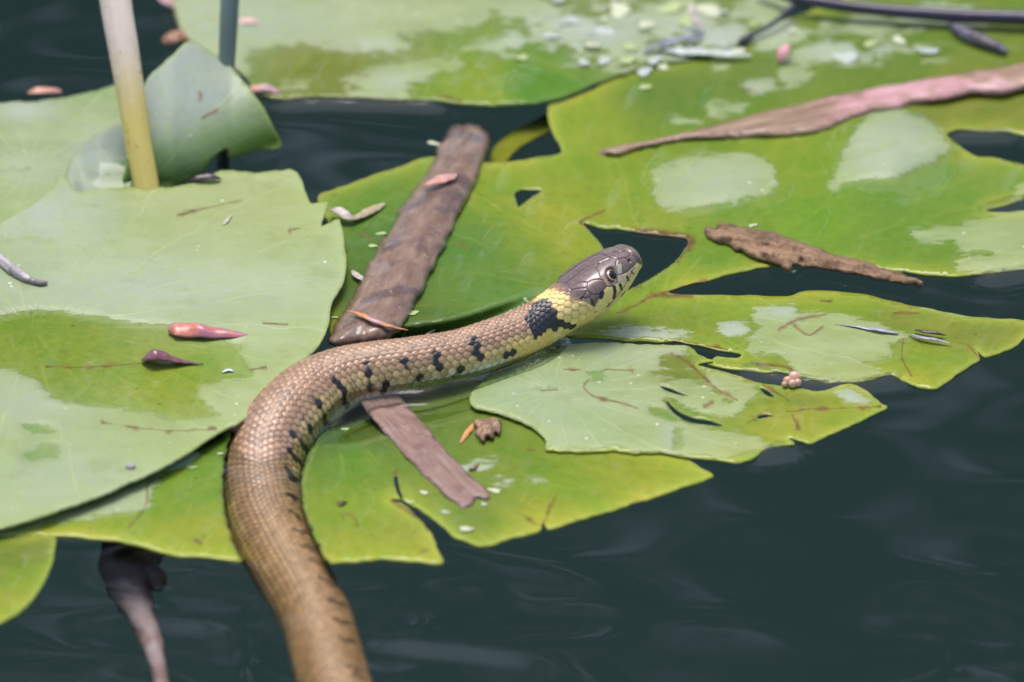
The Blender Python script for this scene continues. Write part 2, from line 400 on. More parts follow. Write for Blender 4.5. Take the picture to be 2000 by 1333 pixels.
def leafmat(name, c1, c2):
    m, nt, P = newmat(name); c = mix(nt, noise(nt, 2.5, 3, 0.6, coords(nt)), c1, c2)
    nt.links.new(c, P.inputs['Base Color']); P.inputs['Roughness'].default_value = 0.5
    return m
TL = [leafmat('tree_leaves_dark', (0.02, 0.05, 0.018), (0.05, 0.09, 0.03)), leafmat('tree_leaves_mid', (0.035, 0.075, 0.02), (0.07, 0.11, 0.03))]
tree('tall leafy bank tree straight behind the pads with dark crown', 0.1, 5.2, 3.35, 1.3, 2600, 1, TL[0])
tree('broad leafy bank tree leaning over reeds, lighter green crown', -2.6, 5.6, 3.9, 1.5, 3000, 2, TL[1])
tree('slim bank tree right of the tall one, mid green crown', 2.7, 5.5, 3.6, 1.4, 2800, 3, TL[0])

# ------------------------------------------------------------------ lily pads
def lily_pad(label, outline, zf, pig, dry=(), wet=(), holes=(), stains=(), bloom_sheen=(), all_dry=False, center=(1000, 500), ragged=1.0,
             edge=None, grid=6.5, thick=0.45, seed=1, jag=0.9, dip=False, name='lily_pad', group='lily pads floating on the pond', bulge=0.35, rim=0.0, mat=None, softdry=1.0, cat='lily pad', rnd=None, axis_px=None):
    """One pad. outline / dry / wet / holes: polygons in photograph pixels laid on the water; zf(px,py) height in mm;
    pig: [(px,py,(r,g,b))] pigment, with sky sheen painted in on the upturned margin; stains: [(polyline,width px)] brown decay lines."""
    O = cr(outline, True, 5.0); r = np.random.default_rng(seed)
    O = O + jag * np.stack([vnoise(O, 7, seed), vnoise(O, 7, seed + 50)], 1) + 0.6 * jag * np.stack([vnoise(O, 28, seed + 2), vnoise(O, 28, seed + 3)], 1) * 2
    rings = [O] + [cr(h, True, 4.0) + 0.8 * vnoise(np.array(cr(h, True, 4.0)), 8, 3)[:, None] for h in holes]
    x0, y0 = O.min(0); x1, y1 = O.max(0)
    gx, gy = np.meshgrid(np.arange(x0, x1, grid), np.arange(y0, y1, grid)); gx = gx + (np.arange(gx.shape[0])[:, None] % 2) * grid / 2
    G = np.stack([gx.ravel(), gy.ravel()], 1) + r.uniform(-1, 1, (gx.size, 2)) * grid * 0.18
    k = inside(O, G) & (dist_lines(O, G, True) > grid * 0.55)
    for h in rings[1:]: k &= ~inside(h, G) & (dist_lines(h, G, True) > grid * 0.5)
    G = G[k]; extra = []
    for pl, w in stains:
        p = cr(pl, False, 3.0); t = np.gradient(p, axis=0); t /= np.linalg.norm(t, axis=1)[:, None] + 1e-9; nn = np.stack([-t[:, 1], t[:, 0]], 1)
        for f in (-1.0, 0, 1.0): extra.append(p + nn * f * w * 0.9)
    if extra:
        E = np.vstack(extra); k = inside(O, E) & (dist_lines(O, E, True) > 2)
        for h in rings[1:]: k &= ~inside(h, E) & (dist_lines(h, E, True) > 2)
        G = np.vstack([G, E[k]])
    allp = rings + [G]; co = np.vstack(allp); edges = []; b = 0
    for q in rings:
        m = len(q); edges += [(b + i, b + (i + 1) % m) for i in range(m)]; b += m
    res = geometry.delaunay_2d_cdt([Vector(p) for p in co], edges, [], 0, 1e-4)
    V = np.array([tuple(v) for v in res[0]]); F = np.array([f for f in res[2] if len(f) == 3])
    ctr = V[F].mean(1); k = inside(O, ctr)
    for h in rings[1:]: k &= ~inside(h, ctr)
    F = F[k]
    used = np.unique(F); mp = np.full(len(V), -1); mp[used] = np.arange(len(used)); V = V[used]; F = mp[F]
    # orientation up: pixel y runs down, so flip where needed
    a = V[F]; cz = (a[:, 1, 0] - a[:, 0, 0]) * (a[:, 2, 1] - a[:, 0, 1]) - (a[:, 1, 1] - a[:, 0, 1]) * (a[:, 2, 0] - a[:, 0, 0])
    F[cz > 0] = F[cz > 0][:, ::-1]
    sd = np.full(len(V), 60.0 if all_dry else -60.0)
    for p in dry: sd = np.maximum(sd, sdist(cr(p, True, 6), V))
    for p in wet: sd = np.minimum(sd, -sdist(cr(p, True, 6), V))
    sd = np.clip(sd * softdry, -60, 60)
    bl = np.zeros(len(V))
    for (bx, by, rx, ry, am) in bloom_sheen: bl = np.maximum(bl, am * np.exp(-(((V[:, 0] - bx) / rx) ** 2 + ((V[:, 1] - by) / ry) ** 2)))
    st = np.zeros(len(V))
    for pl, w in stains:
        d = dist_lines(cr(pl, False, 4), V) + 1.2 * vnoise(V, 9, 4); st = np.maximum(st, sstep(w, w * 0.35, d) * 0.92)
    W = np.zeros(len(V)); C = np.zeros((len(V), 3))
    for (px, py, c) in pig:
        w = 1.0 / (((V[:, 0] - px) ** 2 + ((V[:, 1] - py) * 1.6) ** 2 + 900.0) ** 1.5); W += w; C += w[:, None] * np.array(c)
    C = C / W[:, None] * 0.66
    de = dist_lines(O, V, True)
    if edge:
        ec, ew = edge; f = np.exp(-de / ew)[:, None] * 0.8; C = C * (1 - f) + np.array(ec) * f
    z = zf(V[:, 0], V[:, 1]) + bulge * sstep(-8, 14, sd) + rim * np.exp(-de / 12.0)
    if rnd: z = z + rnd[0] * np.sqrt(np.clip(de / rnd[1], 0, 1)) + rnd[2] * vnoise(np.stack([V[:, 0], V[:, 1] * 2], 1), 14, seed + 9) * np.clip(de / 10, 0, 1)
    if dip:   # the snake's weight presses the pad under
        f = np.zeros(len(V)); low = np.full(len(V), 1.0)
        for (sx, sy, sz, sr) in SPL[::2]:
            under = sz - sr * S * 1e3                    # underside of the body here, mm
            if under > 1.0: continue
            wd_ = 4 + (dip - 4) * sstep(600, 680, sx)
            dx, dy = V[:, 0] - sx, V[:, 1] - sy
            g = sstep(wd_, -2 if wd_ < 8 else 0, np.hypot(dx, dy) - sr); k = g > f
            f = np.where(k, g, f); low = np.where(k, under - 0.8, low)
        z = z * (1 - f) + np.minimum(low, z) * f
        sd = np.where(z < 0.1, -60, sd)
    P = at(V[:, 0], V[:, 1], z * 1e-3)
    ang = np.arctan2((V[:, 1] - center[1]) * 2, V[:, 0] - center[0]); rad = np.hypot((V[:, 1] - center[1]) * 2, V[:, 0] - center[0]) * S
    fr = 0.16 * rad / (rad + 0.03); fan = np.stack([np.cos(ang) * fr, np.sin(ang) * fr, rad * 0.18], 1)
    al = np.zeros((len(V), 3))
    if axis_px:
        a_, b_ = at(np.array(axis_px)[:, 0], np.array(axis_px)[:, 1], 0.0)[:, :2]; tt = (b_ - a_) / np.linalg.norm(b_ - a_); al = np.stack([(P[:, :2] - a_) @ tt, (P[:, :2] - a_) @ np.array([-tt[1], tt[0]]), P[:, 2]], 1)
    o = mesh_obj(name, P, F, mat or LEAF, attrs={'along': al, 'polar': np.stack([ang, rad, 0 * rad], 1), 'pig': C, 'dry': sd, 'stain': st, 'bloom': bl, 'fan': fan, 'ragged': np.full(len(V), ragged)})
    md = o.modifiers.new('thickness', 'SOLIDIFY'); md.thickness = thick * 1e-3; md.offset = -1
    tag(o, label, cat, group); return o
def flat(z0, *bumps, tilt=(0, 0), ripple=0.12, seed=0):
    """height field: base z0 mm plus gaussian bumps (px,py,rx,ry,mm)"""
    def f(x, y):
        z = np.full(len(x), z0, float) + tilt[0] * (x - 1000) / 1000 + tilt[1] * (y - 666) / 666
        for (bx, by, rx, ry, a) in bumps: z = z + a * np.exp(-(((x - bx) / rx) ** 2 + ((y - by) / ry) ** 2))
        return z + ripple * vnoise(np.stack([x, y * 2], 1), 60, seed)
    return f
def ell(cx, cy, rx, ry, n=12, seed=0):
    r = np.random.default_rng(seed + int(cx)); a = np.arange(n) / n * 2 * math.pi; k = 1 + r.uniform(-.28, .28, n)
    return [(cx + rx * math.cos(t) * q, cy + ry * math.sin(t) * q) for t, q in zip(a, k)]
YEL, YG, GRN, DGR, OLV, BRN = (0.36, 0.40, 0.035), (0.27, 0.37, 0.03), (0.17, 0.31, 0.03), (0.10, 0.22, 0.03), (0.22, 0.26, 0.035), (0.13, 0.075, 0.025)

# pad far behind, top
sr_ = np.random.default_rng(404)
SCUM = [ell(sr_.uniform(960, 1480), sr_.uniform(-10, 128), sr_.uniform(9, 36), sr_.uniform(3, 10), 10, k) for k in range(46)]
SCUM_B = [ell(sr_.uniform(1380, 1900), sr_.uniform(40, 135), sr_.uniform(8, 30), sr_.uniform(3, 8), 10, k) for k in range(26)]
lily_pad('large pale lily pad at the back with olive wet margin, thin grey reed before it',
    [(335, -90), (338, 0), (350, 55), (372, 84), (400, 100), (440, 118), (478, 150), (500, 178), (540, 193), (600, 191), (650, 190), (720, 192), (780, 196), (850, 196),
     (900, 203), (960, 206), (1020, 203), (1070, 197), (1120, 182), (1160, 165), (1200, 150), (1270, 130), (1350, 116), (1440, 88), (1530, 30), (1600, -90)],
    flat(1.2, (1000, 180, 160, 40, 0.8), (420, 60, 90, 60, 1.2)),
    [(420, 40, (0.30, 0.38, 0.16)), (700, 40, (0.30, 0.36, 0.14)), (650, 140, OLV), (1050, 170, (0.14, 0.30, 0.03)), (930, 180, YG), (1200, 60, (0.24, 0.30, 0.08))],
    dry=[[(300, -120), (345, 60), (375, 95), (420, 120), (470, 150), (490, 140), (480, 105), (540, 92), (600, 88), (680, 104), (760, 106), (800, 92), (770, 70), (830, 62), (930, 56), (960, 30), (1010, 10), (1100, -20), (1100, -120)],
         [(905, 95), (960, 75), (1010, 60), (1030, 80), (1000, 100), (940, 102)], [(690, 152), (760, 125), (880, 112), (905, 128), (845, 150), (800, 170), (800, 200), (680, 190), (700, 172)],
         ell(1290, 100, 70, 20), ell(1410, 70, 70, 26), ell(1500, 20, 60, 30), ell(1215, 138, 36, 10), ell(1100, 60, 75, 34), ell(1210, 70, 70, 40), ell(1330, 40, 80, 40), ell(1040, 25, 60, 22), ell(700, 160, 40, 10), ell(580, 170, 30, 8)] + SCUM,
    bloom_sheen=[(480, 40, 200, 60, 0.5), (1150, 50, 160, 60, 0.9), (1380, 70, 160, 60, 0.9), (1000, 80, 60, 30, 0.7), (720, 90, 70, 20, 0.6), (780, 160, 80, 20, 0.6)],
    stains=[([(340, 20), (352, 60), (375, 86)], 5), ([(852, 186), (900, 198)], 3)], center=(760, -60), seed=11, ragged=1.1)

# the broad pad behind and under the head
BIG = [(620, 386), (660, 368), (720, 345), (780, 325), (840, 306), (900, 310), (940, 318), (990, 316), (1040, 309), (1097, 298), (1080, 262), (1070, 228), (1073, 205), (1110, 193),
     (1160, 174), (1200, 152), (1260, 128), (1350, 108), (1420, 88), (1480, 58), (1600, 15), (1800, -60), (2090, -60), (2090, 256), (1960, 257), (1868, 254), (1850, 262), (1872, 284), (1905, 304), (1942, 308), (2000, 322),
     (2090, 345), (2090, 368), (2000, 390), (1960, 401), (1926, 412), (1960, 414), (2000, 411), (2090, 402), (2090, 522), (2000, 526), (1930, 535), (1870, 539), (1800, 536), (1700, 522), (1600, 515), (1540, 518), (1490, 523),
     (1440, 532), (1400, 543), (1350, 555), (1322, 564), (1305, 571), (1335, 577), (1400, 576), (1480, 578), (1530, 580), (1552, 575), (1574, 568), (1640, 569), (1700, 578), (1760, 592), (1830, 607), (1900, 618), (2012, 630),
     (1992, 668), (1965, 685), (1924, 697), (1908, 684), (1914, 702), (1870, 730), (1832, 757), (1795, 757), (1762, 742), (1738, 733), (1700, 742), (1660, 748), (1600, 745), (1560, 736), (1520, 727), (1495, 728), (1460, 724), (1410, 719), (1374, 709), (1390, 703),
     (1400, 694), (1440, 699), (1448, 692), (1400, 682), (1348, 671), (1300, 668), (1240, 666), (1160, 660), (1110, 658), (1070, 668), (1000, 705), (900, 735), (800, 742), (720, 725), (664, 690), (645, 650), (640, 600), (650, 520), (642, 440)]
lily_pad('broad bright green lily pad under the snake head, with rotted hole and two pale blisters', BIG,
    flat(0.6, (1400, 355, 110, 55, 1.6), (1740, 290, 90, 70, 3.0), (1640, 650, 150, 80, 0.5), (1950, 480, 90, 50, 0.8)),
    [(700, 380, (0.15, 0.29, 0.03)), (760, 480, DGR), (700, 600, (0.09, 0.16, 0.025)), (900, 480, (0.13, 0.27, 0.04)), (960, 370, YG), (1100, 420, YEL), (1100, 300, YG), (950, 560, (0.14, 0.27, 0.04)), (1130, 240, YG), (1180, 480, YEL),
     (1300, 180, (0.15, 0.25, 0.035)), (1450, 130, (0.17, 0.26, 0.04)), (1700, 100, (0.17, 0.26, 0.035)), (1200, 350, YG), (1560, 300, YG), (1600, 430, (0.19, 0.36, 0.025)), (1740, 420, GRN), (1900, 370, (0.2, 0.33, 0.04)), (1900, 220, OLV), (1400, 510, GRN), (1350, 540, YG),
     (1700, 500, GRN), (1240, 590, YG), (1300, 640, (0.21, 0.29, 0.03)), (1450, 600, YG), (1640, 590, YG), (1900, 650, OLV), (1820, 700, YG), (1780, 600, OLV), (1100, 600, (0.15, 0.27, 0.03)), (1800, 740, YEL), (1200, 630, (0.2, 0.28, 0.03)), (820, 640, (0.12, 0.2, 0.03))],
    dry=[[(1275, 330), (1300, 322), (1340, 312), (1370, 303), (1420, 299), (1470, 302), (1505, 318), (1516, 345), (1512, 372), (1460, 390), (1400, 402), (1340, 410), (1292, 406), (1279, 385), (1276, 355)],
         [(1620, 366), (1635, 330), (1650, 290), (1680, 240), (1700, 222), (1740, 215), (1785, 222), (1830, 250), (1854, 285), (1835, 308), (1790, 330), (1755, 345), (1690, 352), (1650, 362), (1630, 374)],
         [(1780, 450), (1820, 442), (1850, 446), (1900, 430), (1960, 415), (2120, 395), (2120, 530), (1940, 533), (1868, 530), (1880, 505), (1935, 496), (1870, 488), (1860, 470), (1800, 476)],
         [(1490, 600), (1550, 598), (1562, 613), (1640, 612), (1700, 628), (1762, 645), (1782, 660), (1742, 666), (1745, 690), (1722, 703), (1690, 715), (1742, 733), (1700, 745), (1640, 752), (1590, 742), (1550, 720), (1525, 695), (1470, 690), (1460, 672), (1482, 640), (1472, 615)],
         [(1400, 632), (1440, 626), (1466, 635), (1462, 652), (1422, 658), (1406, 646)], ell(1230, 652, 70, 10), ell(1300, 652, 40, 12), ell(1482, 168, 42, 15), ell(1555, 148, 34, 24), ell(1412, 212, 44, 12), ell(1340, 235, 30, 8), ell(1620, 100, 70, 18), ell(1760, 96, 55, 12), ell(1500, 60, 70, 40), ell(1700, 50, 60, 20), ell(1660, 118, 40, 10),  # flat ellipses under the chin paint in sky glare on a water film
         ell(1850, 30, 110, 22), ell(1345, 95, 70, 14), [(1975, 400), (2000, 385), (2090, 355), (2090, 335), (2000, 350), (1985, 370)]] + SCUM_B,
    holes=[[(1005, 378), (1020, 371), (1057, 373), (1040, 385), (1024, 396), (1012, 404), (1008, 390)],
           [(1140, 436), (1175, 446), (1210, 448), (1260, 456), (1310, 461), (1343, 468), (1338, 486), (1318, 512), (1285, 535), (1240, 560), (1215, 568), (1190, 540), (1185, 500), (1172, 475), (1152, 452)]],
    stains=[([(1180, 412), (1150, 425), (1132, 436), (1160, 446), (1172, 460)], 4), ([(1240, 452), (1280, 456), (1320, 460), (1352, 470), (1345, 484)], 11), ([(1352, 470), (1338, 492), (1322, 512)], 3.5), ([(1205, 612), (1240, 598), (1275, 578), (1330, 562), (1380, 547)], 4), ([(1275, 577), (1300, 577), (1350, 580)], 7), ([(1520, 644), (1560, 624), (1612, 615)], 4),
            ([(1745, 612), (1795, 612)], 3), ([(1604, 588), (1622, 589)], 4), ([(1764, 665), (1762, 700), (1780, 735)], 3), ([(1480, 712), (1530, 716), (1555, 726)], 5), ([(1890, 676), (1916, 700)], 3), ([(1555, 640), (1580, 655), (1605, 640)], 4), ([(1440, 170), (1480, 182)], 2), ([(1310, 665), (1345, 669), (1420, 684)], 2.5), ([(700, 452), (735, 470)], 3), ([(880, 470), (910, 480)], 2), ([(1250, 560), (1215, 571)], 3)],
    bloom_sheen=[(1400, 355, 120, 60, 0.45), (1740, 290, 120, 80, 0.55), (1500, 65, 120, 50, 0.9), (1640, 100, 120, 40, 0.9), (1250, 652, 130, 20, 1.0), (1435, 640, 40, 25, 0.9), (1520, 606, 60, 16, 0.8), (1345, 95, 80, 20, 1.0), (1850, 30, 120, 30, 0.8), (1480, 168, 80, 40, 0.4)],  # the bloom under the chin is part of that painted sky reflection
    edge=((0.34, 0.36, 0.04), 14), center=(1290, 590), seed=21, ragged=0.75, dip=26)

# torn pad in front of the head, overlapping the yellow one
lily_pad('torn pale green lily pad in front of the snake neck, split by dark cracks',
    [(1345, 676), (1300, 674), (1240, 672), (1160, 668), (1090, 676), (1040, 690), (980, 712), (942, 742), (918, 775), (926, 797), (980, 810), (1038, 836), (1066, 860), (1068, 878), (1110, 883), (1150, 884), (1200, 880), (1240, 886), (1290, 885), (1330, 892), (1400, 899),
     (1440, 905), (1470, 895), (1498, 876), (1552, 868), (1540, 856), (1560, 860), (1583, 866), (1620, 850), (1680, 822), (1733, 797), (1722, 788), (1692, 763), (1660, 751), (1630, 757), (1600, 765), (1560, 759), (1500, 752), (1480, 748), (1448, 736), (1420, 727), (1392, 720), (1362, 712), (1392, 706), (1366, 694)],
    flat(1.25, (1050, 780, 120, 60, 0.5), (1350, 850, 120, 40, 0.2), tilt=(-0.3, 0)),
    [(1000, 760, (0.22, 0.38, 0.12)), (1150, 740, (0.27, 0.40, 0.14)), (1150, 850, (0.28, 0.42, 0.14)), (1320, 870, (0.32, 0.42, 0.14)), (1400, 780, YG), (1550, 820, YEL), (1650, 790, YEL), (1580, 770, OLV), (1350, 700, OLV), (1450, 895, YEL), (1340, 740, OLV)],
    dry=[[(900, 800), (930, 760), (960, 735), (1000, 708), (1080, 675), (1160, 664), (1240, 668), (1340, 672), (1345, 686), (1290, 700), (1305, 714), (1352, 724), (1268, 728), (1340, 744), (1400, 752), (1442, 770), (1458, 790), (1432, 812), (1385, 808), (1335, 792), (1305, 775), (1300, 790), (1330, 820), (1400, 838), (1450, 848), (1505, 868), (1470, 882), (1420, 893), (1330, 890), (1290, 884), (1240, 878), (1200, 872), (1150, 876), (1060, 874), (1040, 842), (980, 812)],
         [(1373, 718), (1420, 731), (1482, 757), (1472, 780), (1440, 785), (1402, 765), (1380, 740)], [(1632, 766), (1660, 760), (1702, 784), (1690, 792), (1652, 785)], [(1480, 876), (1505, 866), (1500, 878)]],
    wet=[ell(1170, 735, 18, 7), [(1270, 800), (1290, 796), (1330, 822), (1300, 822)], [(1320, 835), (1332, 838), (1328, 880), (1316, 880)], [(1300, 716), (1340, 722), (1380, 745), (1430, 785), (1415, 782), (1360, 745), (1280, 728)]],
    holes=[[(1302, 783), (1313, 794), (1330, 807), (1358, 818), (1385, 822), (1412, 832), (1378, 830), (1345, 824), (1322, 812), (1308, 798)], [(1290, 755), (1308, 759), (1342, 774), (1322, 770), (1300, 763)], [(1484, 758), (1500, 764), (1512, 776), (1496, 772)], [(1478, 815), (1492, 811), (1510, 812), (1496, 815.5), (1482, 818)]],
    stains=[([(1150, 742), (1140, 756), (1155, 772), (1172, 778), (1215, 788), (1245, 798)], 3.2), ([(1060, 763), (1085, 762)], 2), ([(1100, 722), (1130, 722)], 2), ([(1310, 690), (1345, 710), (1400, 760), (1440, 782)], 4.5), ([(1540, 804), (1570, 802)], 2.5), ([(1548, 812), (1560, 838)], 4.5), ([(1460, 826), (1486, 814), (1510, 811)], 2.5), ([(1245, 885), (1262, 894)], 2), ([(1450, 738), (1490, 752), (1540, 782)], 2.5), ([(1182, 722), (1235, 724)], 2.5), ([(1375, 795), (1390, 788)], 2.5), ([(1070, 678), (1090, 690)], 2), ([(1560, 800), (1640, 798), (1720, 795)], 1.8)],
    bloom_sheen=[(1050, 780, 120, 60, 0.25), (1250, 690, 120, 20, 0.4), (1310, 850, 20, 30, 0.5), (1664, 776, 40, 20, 0.8)], edge=((0.36, 0.40, 0.05), 9), center=(1080, 760), seed=31, ragged=0.75, thick=0.3, dip=34)

# low yellow-green pad that the body lies on
lily_pad('yellow green lily pad under the snake body, wet, with torn front edge',
    [(-60, 1052), (0, 1046), (110, 1047), (180, 1052), (230, 1057), (300, 1075), (345, 1085), (410, 1090), (470, 1096), (600, 1102), (700, 1097), (745, 1092), (800, 1097), (863, 1100), (854, 1068), (838, 1036), (812, 1008), (788, 984), (764, 980), (786, 976), (832, 1004), (872, 1035), (889, 1050),
     (940, 1067), (1000, 1052), (1054, 1037), (1060, 1020), (1070, 1034), (1150, 1010), (1250, 980), (1392, 930), (1370, 914), (1340, 897), (1300, 882), (1240, 840), (1100, 790), (1000, 750), (900, 745), (760, 770), (690, 770), (640, 720), (560, 690), (480, 710), (300, 780), (100, 880), (-60, 950)],
    flat(0.6, (300, 960, 120, 40, 0.2)),
    [(100, 1030, YG), (300, 1060, YG), (400, 940, (0.20, 0.34, 0.035)), (420, 1060, YEL), (700, 900, GRN), (700, 1000, YG), (700, 1080, YEL), (820, 1080, YEL), (850, 880, (0.17, 0.27, 0.03)), (900, 1000, (0.2, 0.29, 0.04)), (1000, 900, (0.22, 0.31, 0.03)), (1100, 960, YG), (1300, 930, YEL), (1050, 1020, YEL), (820, 820, (0.13, 0.2, 0.03)), (640, 860, (0.12, 0.2, 0.03)), (900, 780, (0.15, 0.24, 0.03)), (880, 1030, (0.2, 0.27, 0.05)), (430, 860, GRN), (740, 850, (0.14, 0.2, 0.04))],
    dry=[[(-20, 1046), (40, 1022), (160, 985), (250, 945), (315, 920), (300, 962), (290, 992), (210, 1006), (150, 1018), (90, 1020), (50, 1042)], [(318, 905), (345, 880), (390, 882), (370, 905), (330, 922)], ell(925, 912, 26, 8), ell(985, 940, 26, 7), ell(1045, 938, 20, 6), ell(955, 900, 18, 5), ell(905, 955, 16, 5)],
    holes=[[(770, 932), (776, 930), (779, 950), (788, 974), (782, 974), (773, 955)]],
    stains=[([(330, 925), (290, 945), (288, 975), (278, 1000), (252, 1030)], 3.5), ([(668, 1003), (680, 1004), (696, 1018), (698, 1030)], 2.6), ([(668, 1003), (672, 1020)], 2.2), ([(1060, 1020), (1062, 1036)], 4), ([(1010, 1000), (1035, 1015), (1058, 1026), (1075, 990), (1085, 970)], 1.8), ([(1232, 985), (1256, 978)], 4), ([(768, 980), (800, 1000), (840, 1030), (868, 1052)], 6), ([(775, 920), (772, 945)], 4), ([(660, 983), (672, 979)], 4), ([(380, 1056), (392, 1060)], 3.5), ([(350, 918), (372, 912)], 2), ([(1028, 878), (1046, 880)], 3), ([(820, 1080), (832, 1075)], 3)],
    bloom_sheen=[(180, 985, 160, 50, 0.4), (350, 900, 50, 30, 1.0), (925, 912, 60, 20, 1.0), (985, 940, 60, 20, 1.0)], edge=((0.40, 0.42, 0.05), 18), center=(640, 800), seed=41, ragged=0.8, dip=80)

# big pale pad on the left, cupping a shallow pool
lily_pad('large pale lily pad on the left holding a shallow pool and two fallen petals',
    [(-60, 470), (0, 436), (60, 402), (100, 372), (122, 344), (152, 374), (200, 370), (260, 365), (330, 366), (378, 358), (410, 342), (440, 334), (500, 338), (572, 331), (590, 352), (606, 396), (640, 395), (636, 412), (628, 440), (645, 436), (664, 430), (672, 470), (676, 520), (670, 555), (648, 590), (640, 640), (622, 675), (590, 705), (540, 745), (488, 810),
     (420, 850), (330, 906), (200, 966), (100, 1002), (0, 1032), (-60, 1050)],
    flat(3.0, (180, 720, 420, 90, -1.2), (350, 480, 500, 60, 1.4), (640, 420, 90, 60, 1.0), (100, 400, 160, 60, 1.0), (300, 920, 400, 60, 0.3)),
    [(100, 450, (0.25, 0.36, 0.17)), (400, 420, (0.36, 0.42, 0.12)), (600, 420, (0.37, 0.44, 0.09)), (300, 540, (0.32, 0.40, 0.17)), (600, 540, (0.32, 0.44, 0.13)), (120, 680, (0.25, 0.33, 0.03)), (350, 760, (0.29, 0.37, 0.03)), (480, 800, (0.34, 0.44, 0.10)), (100, 900, (0.30, 0.41, 0.14)), (330, 850, (0.33, 0.43, 0.11)), (60, 980, (0.28, 0.40, 0.14)), (40, 640, (0.2, 0.3, 0.02)), (560, 660, (0.34, 0.46, 0.12))],
    all_dry=True,
    wet=[[(-90, 626), (0, 618), (50, 608), (120, 607), (185, 618), (260, 630), (330, 636), (420, 660), (474, 672), (470, 695), (482, 715), (490, 735), (450, 742), (398, 752), (385, 770), (400, 790), (428, 812), (380, 818), (340, 826), (300, 808), (230, 800), (150, 788), (105, 775), (82, 755), (60, 735), (0, 722), (-90, 718)],
         [(48, 834), (80, 829), (108, 838), (100, 850), (62, 847)], [(44, 893), (72, 874), (95, 867), (115, 873), (112, 896), (70, 897)]],
    stains=[([(90, 716), (150, 718), (230, 714), (290, 708)], 2.2), ([(350, 420), (400, 408), (468, 392)], 2.2), ([(514, 632), (560, 634)], 3.5), ([(628, 440), (640, 420)], 4), ([(565, 451), (585, 446)], 3), ([(200, 825), (260, 835), (340, 842), (420, 838)], 1.6), ([(490, 722), (520, 718)], 2.5)],
    bloom_sheen=[(250, 570, 420, 60, 0.55), (90, 410, 120, 60, 0.7), (60, 780, 140, 60, 0.5), (120, 930, 200, 50, 0.35)], edge=((0.33, 0.42, 0.08), 10), center=(60, 640), seed=51, ragged=0.55, thick=0.6, bulge=0.7, rim=0.3)

# pad at the upper left
PADH = lily_pad('pale grey green lily pad behind the beige reed, with turned over lobe',
    [(-60, 212), (0, 201), (70, 198), (130, 190), (190, 176), (236, 163), (268, 168), (276, 260), (266, 320), (252, 364), (200, 374), (150, 382), (122, 350), (100, 384), (60, 412), (0, 446), (-60, 480)],
    flat(2.2, (60, 220, 90, 40, 1.0), (60, 380, 90, 40, 1.2)),
    [(60, 220, (0.25, 0.34, 0.16)), (100, 300, (0.25, 0.36, 0.14)), (60, 390, (0.27, 0.37, 0.08)), (220, 190, (0.17, 0.29, 0.06)), (200, 300, (0.25, 0.34, 0.30)), (215, 250, (0.15, 0.26, 0.05)), (20, 430, (0.2, 0.34, 0.04)), (140, 260, (0.2, 0.31, 0.08))],
    all_dry=True, stains=[([(135, 355), (150, 378)], 3)], bloom_sheen=[(190, 310, 55, 60, 0.75), (50, 215, 60, 20, 0.8), (60, 330, 60, 40, 0.4)], center=(60, 330), seed=61, thick=0.5, rim=0.3)
LOBE = lily_pad('', [(128, 356), (133, 322), (150, 294), (180, 270), (214, 250), (246, 236), (272, 244), (274, 320), (262, 366), (204, 374), (156, 380), (138, 372)],
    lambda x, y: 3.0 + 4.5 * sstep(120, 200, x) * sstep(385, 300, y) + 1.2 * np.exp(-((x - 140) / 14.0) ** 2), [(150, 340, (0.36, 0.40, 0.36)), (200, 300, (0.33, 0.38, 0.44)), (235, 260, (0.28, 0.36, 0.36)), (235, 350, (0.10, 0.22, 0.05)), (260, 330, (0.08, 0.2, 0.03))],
    all_dry=True, softdry=0.03, ragged=0.03, wet=[[(205, 400), (225, 350), (245, 290), (300, 280), (300, 400)]], bloom_sheen=[(185, 310, 60, 60, 0.7)], edge=((0.42, 0.44, 0.20), 4), center=(300, 400), seed=63, thick=0.5, name='folded_lobe', group=None)
for k in ('label', 'category'): del LOBE[k]
LOBE['label'] = 'bluish underside of the folded lobe'; LOBE.parent = PADH
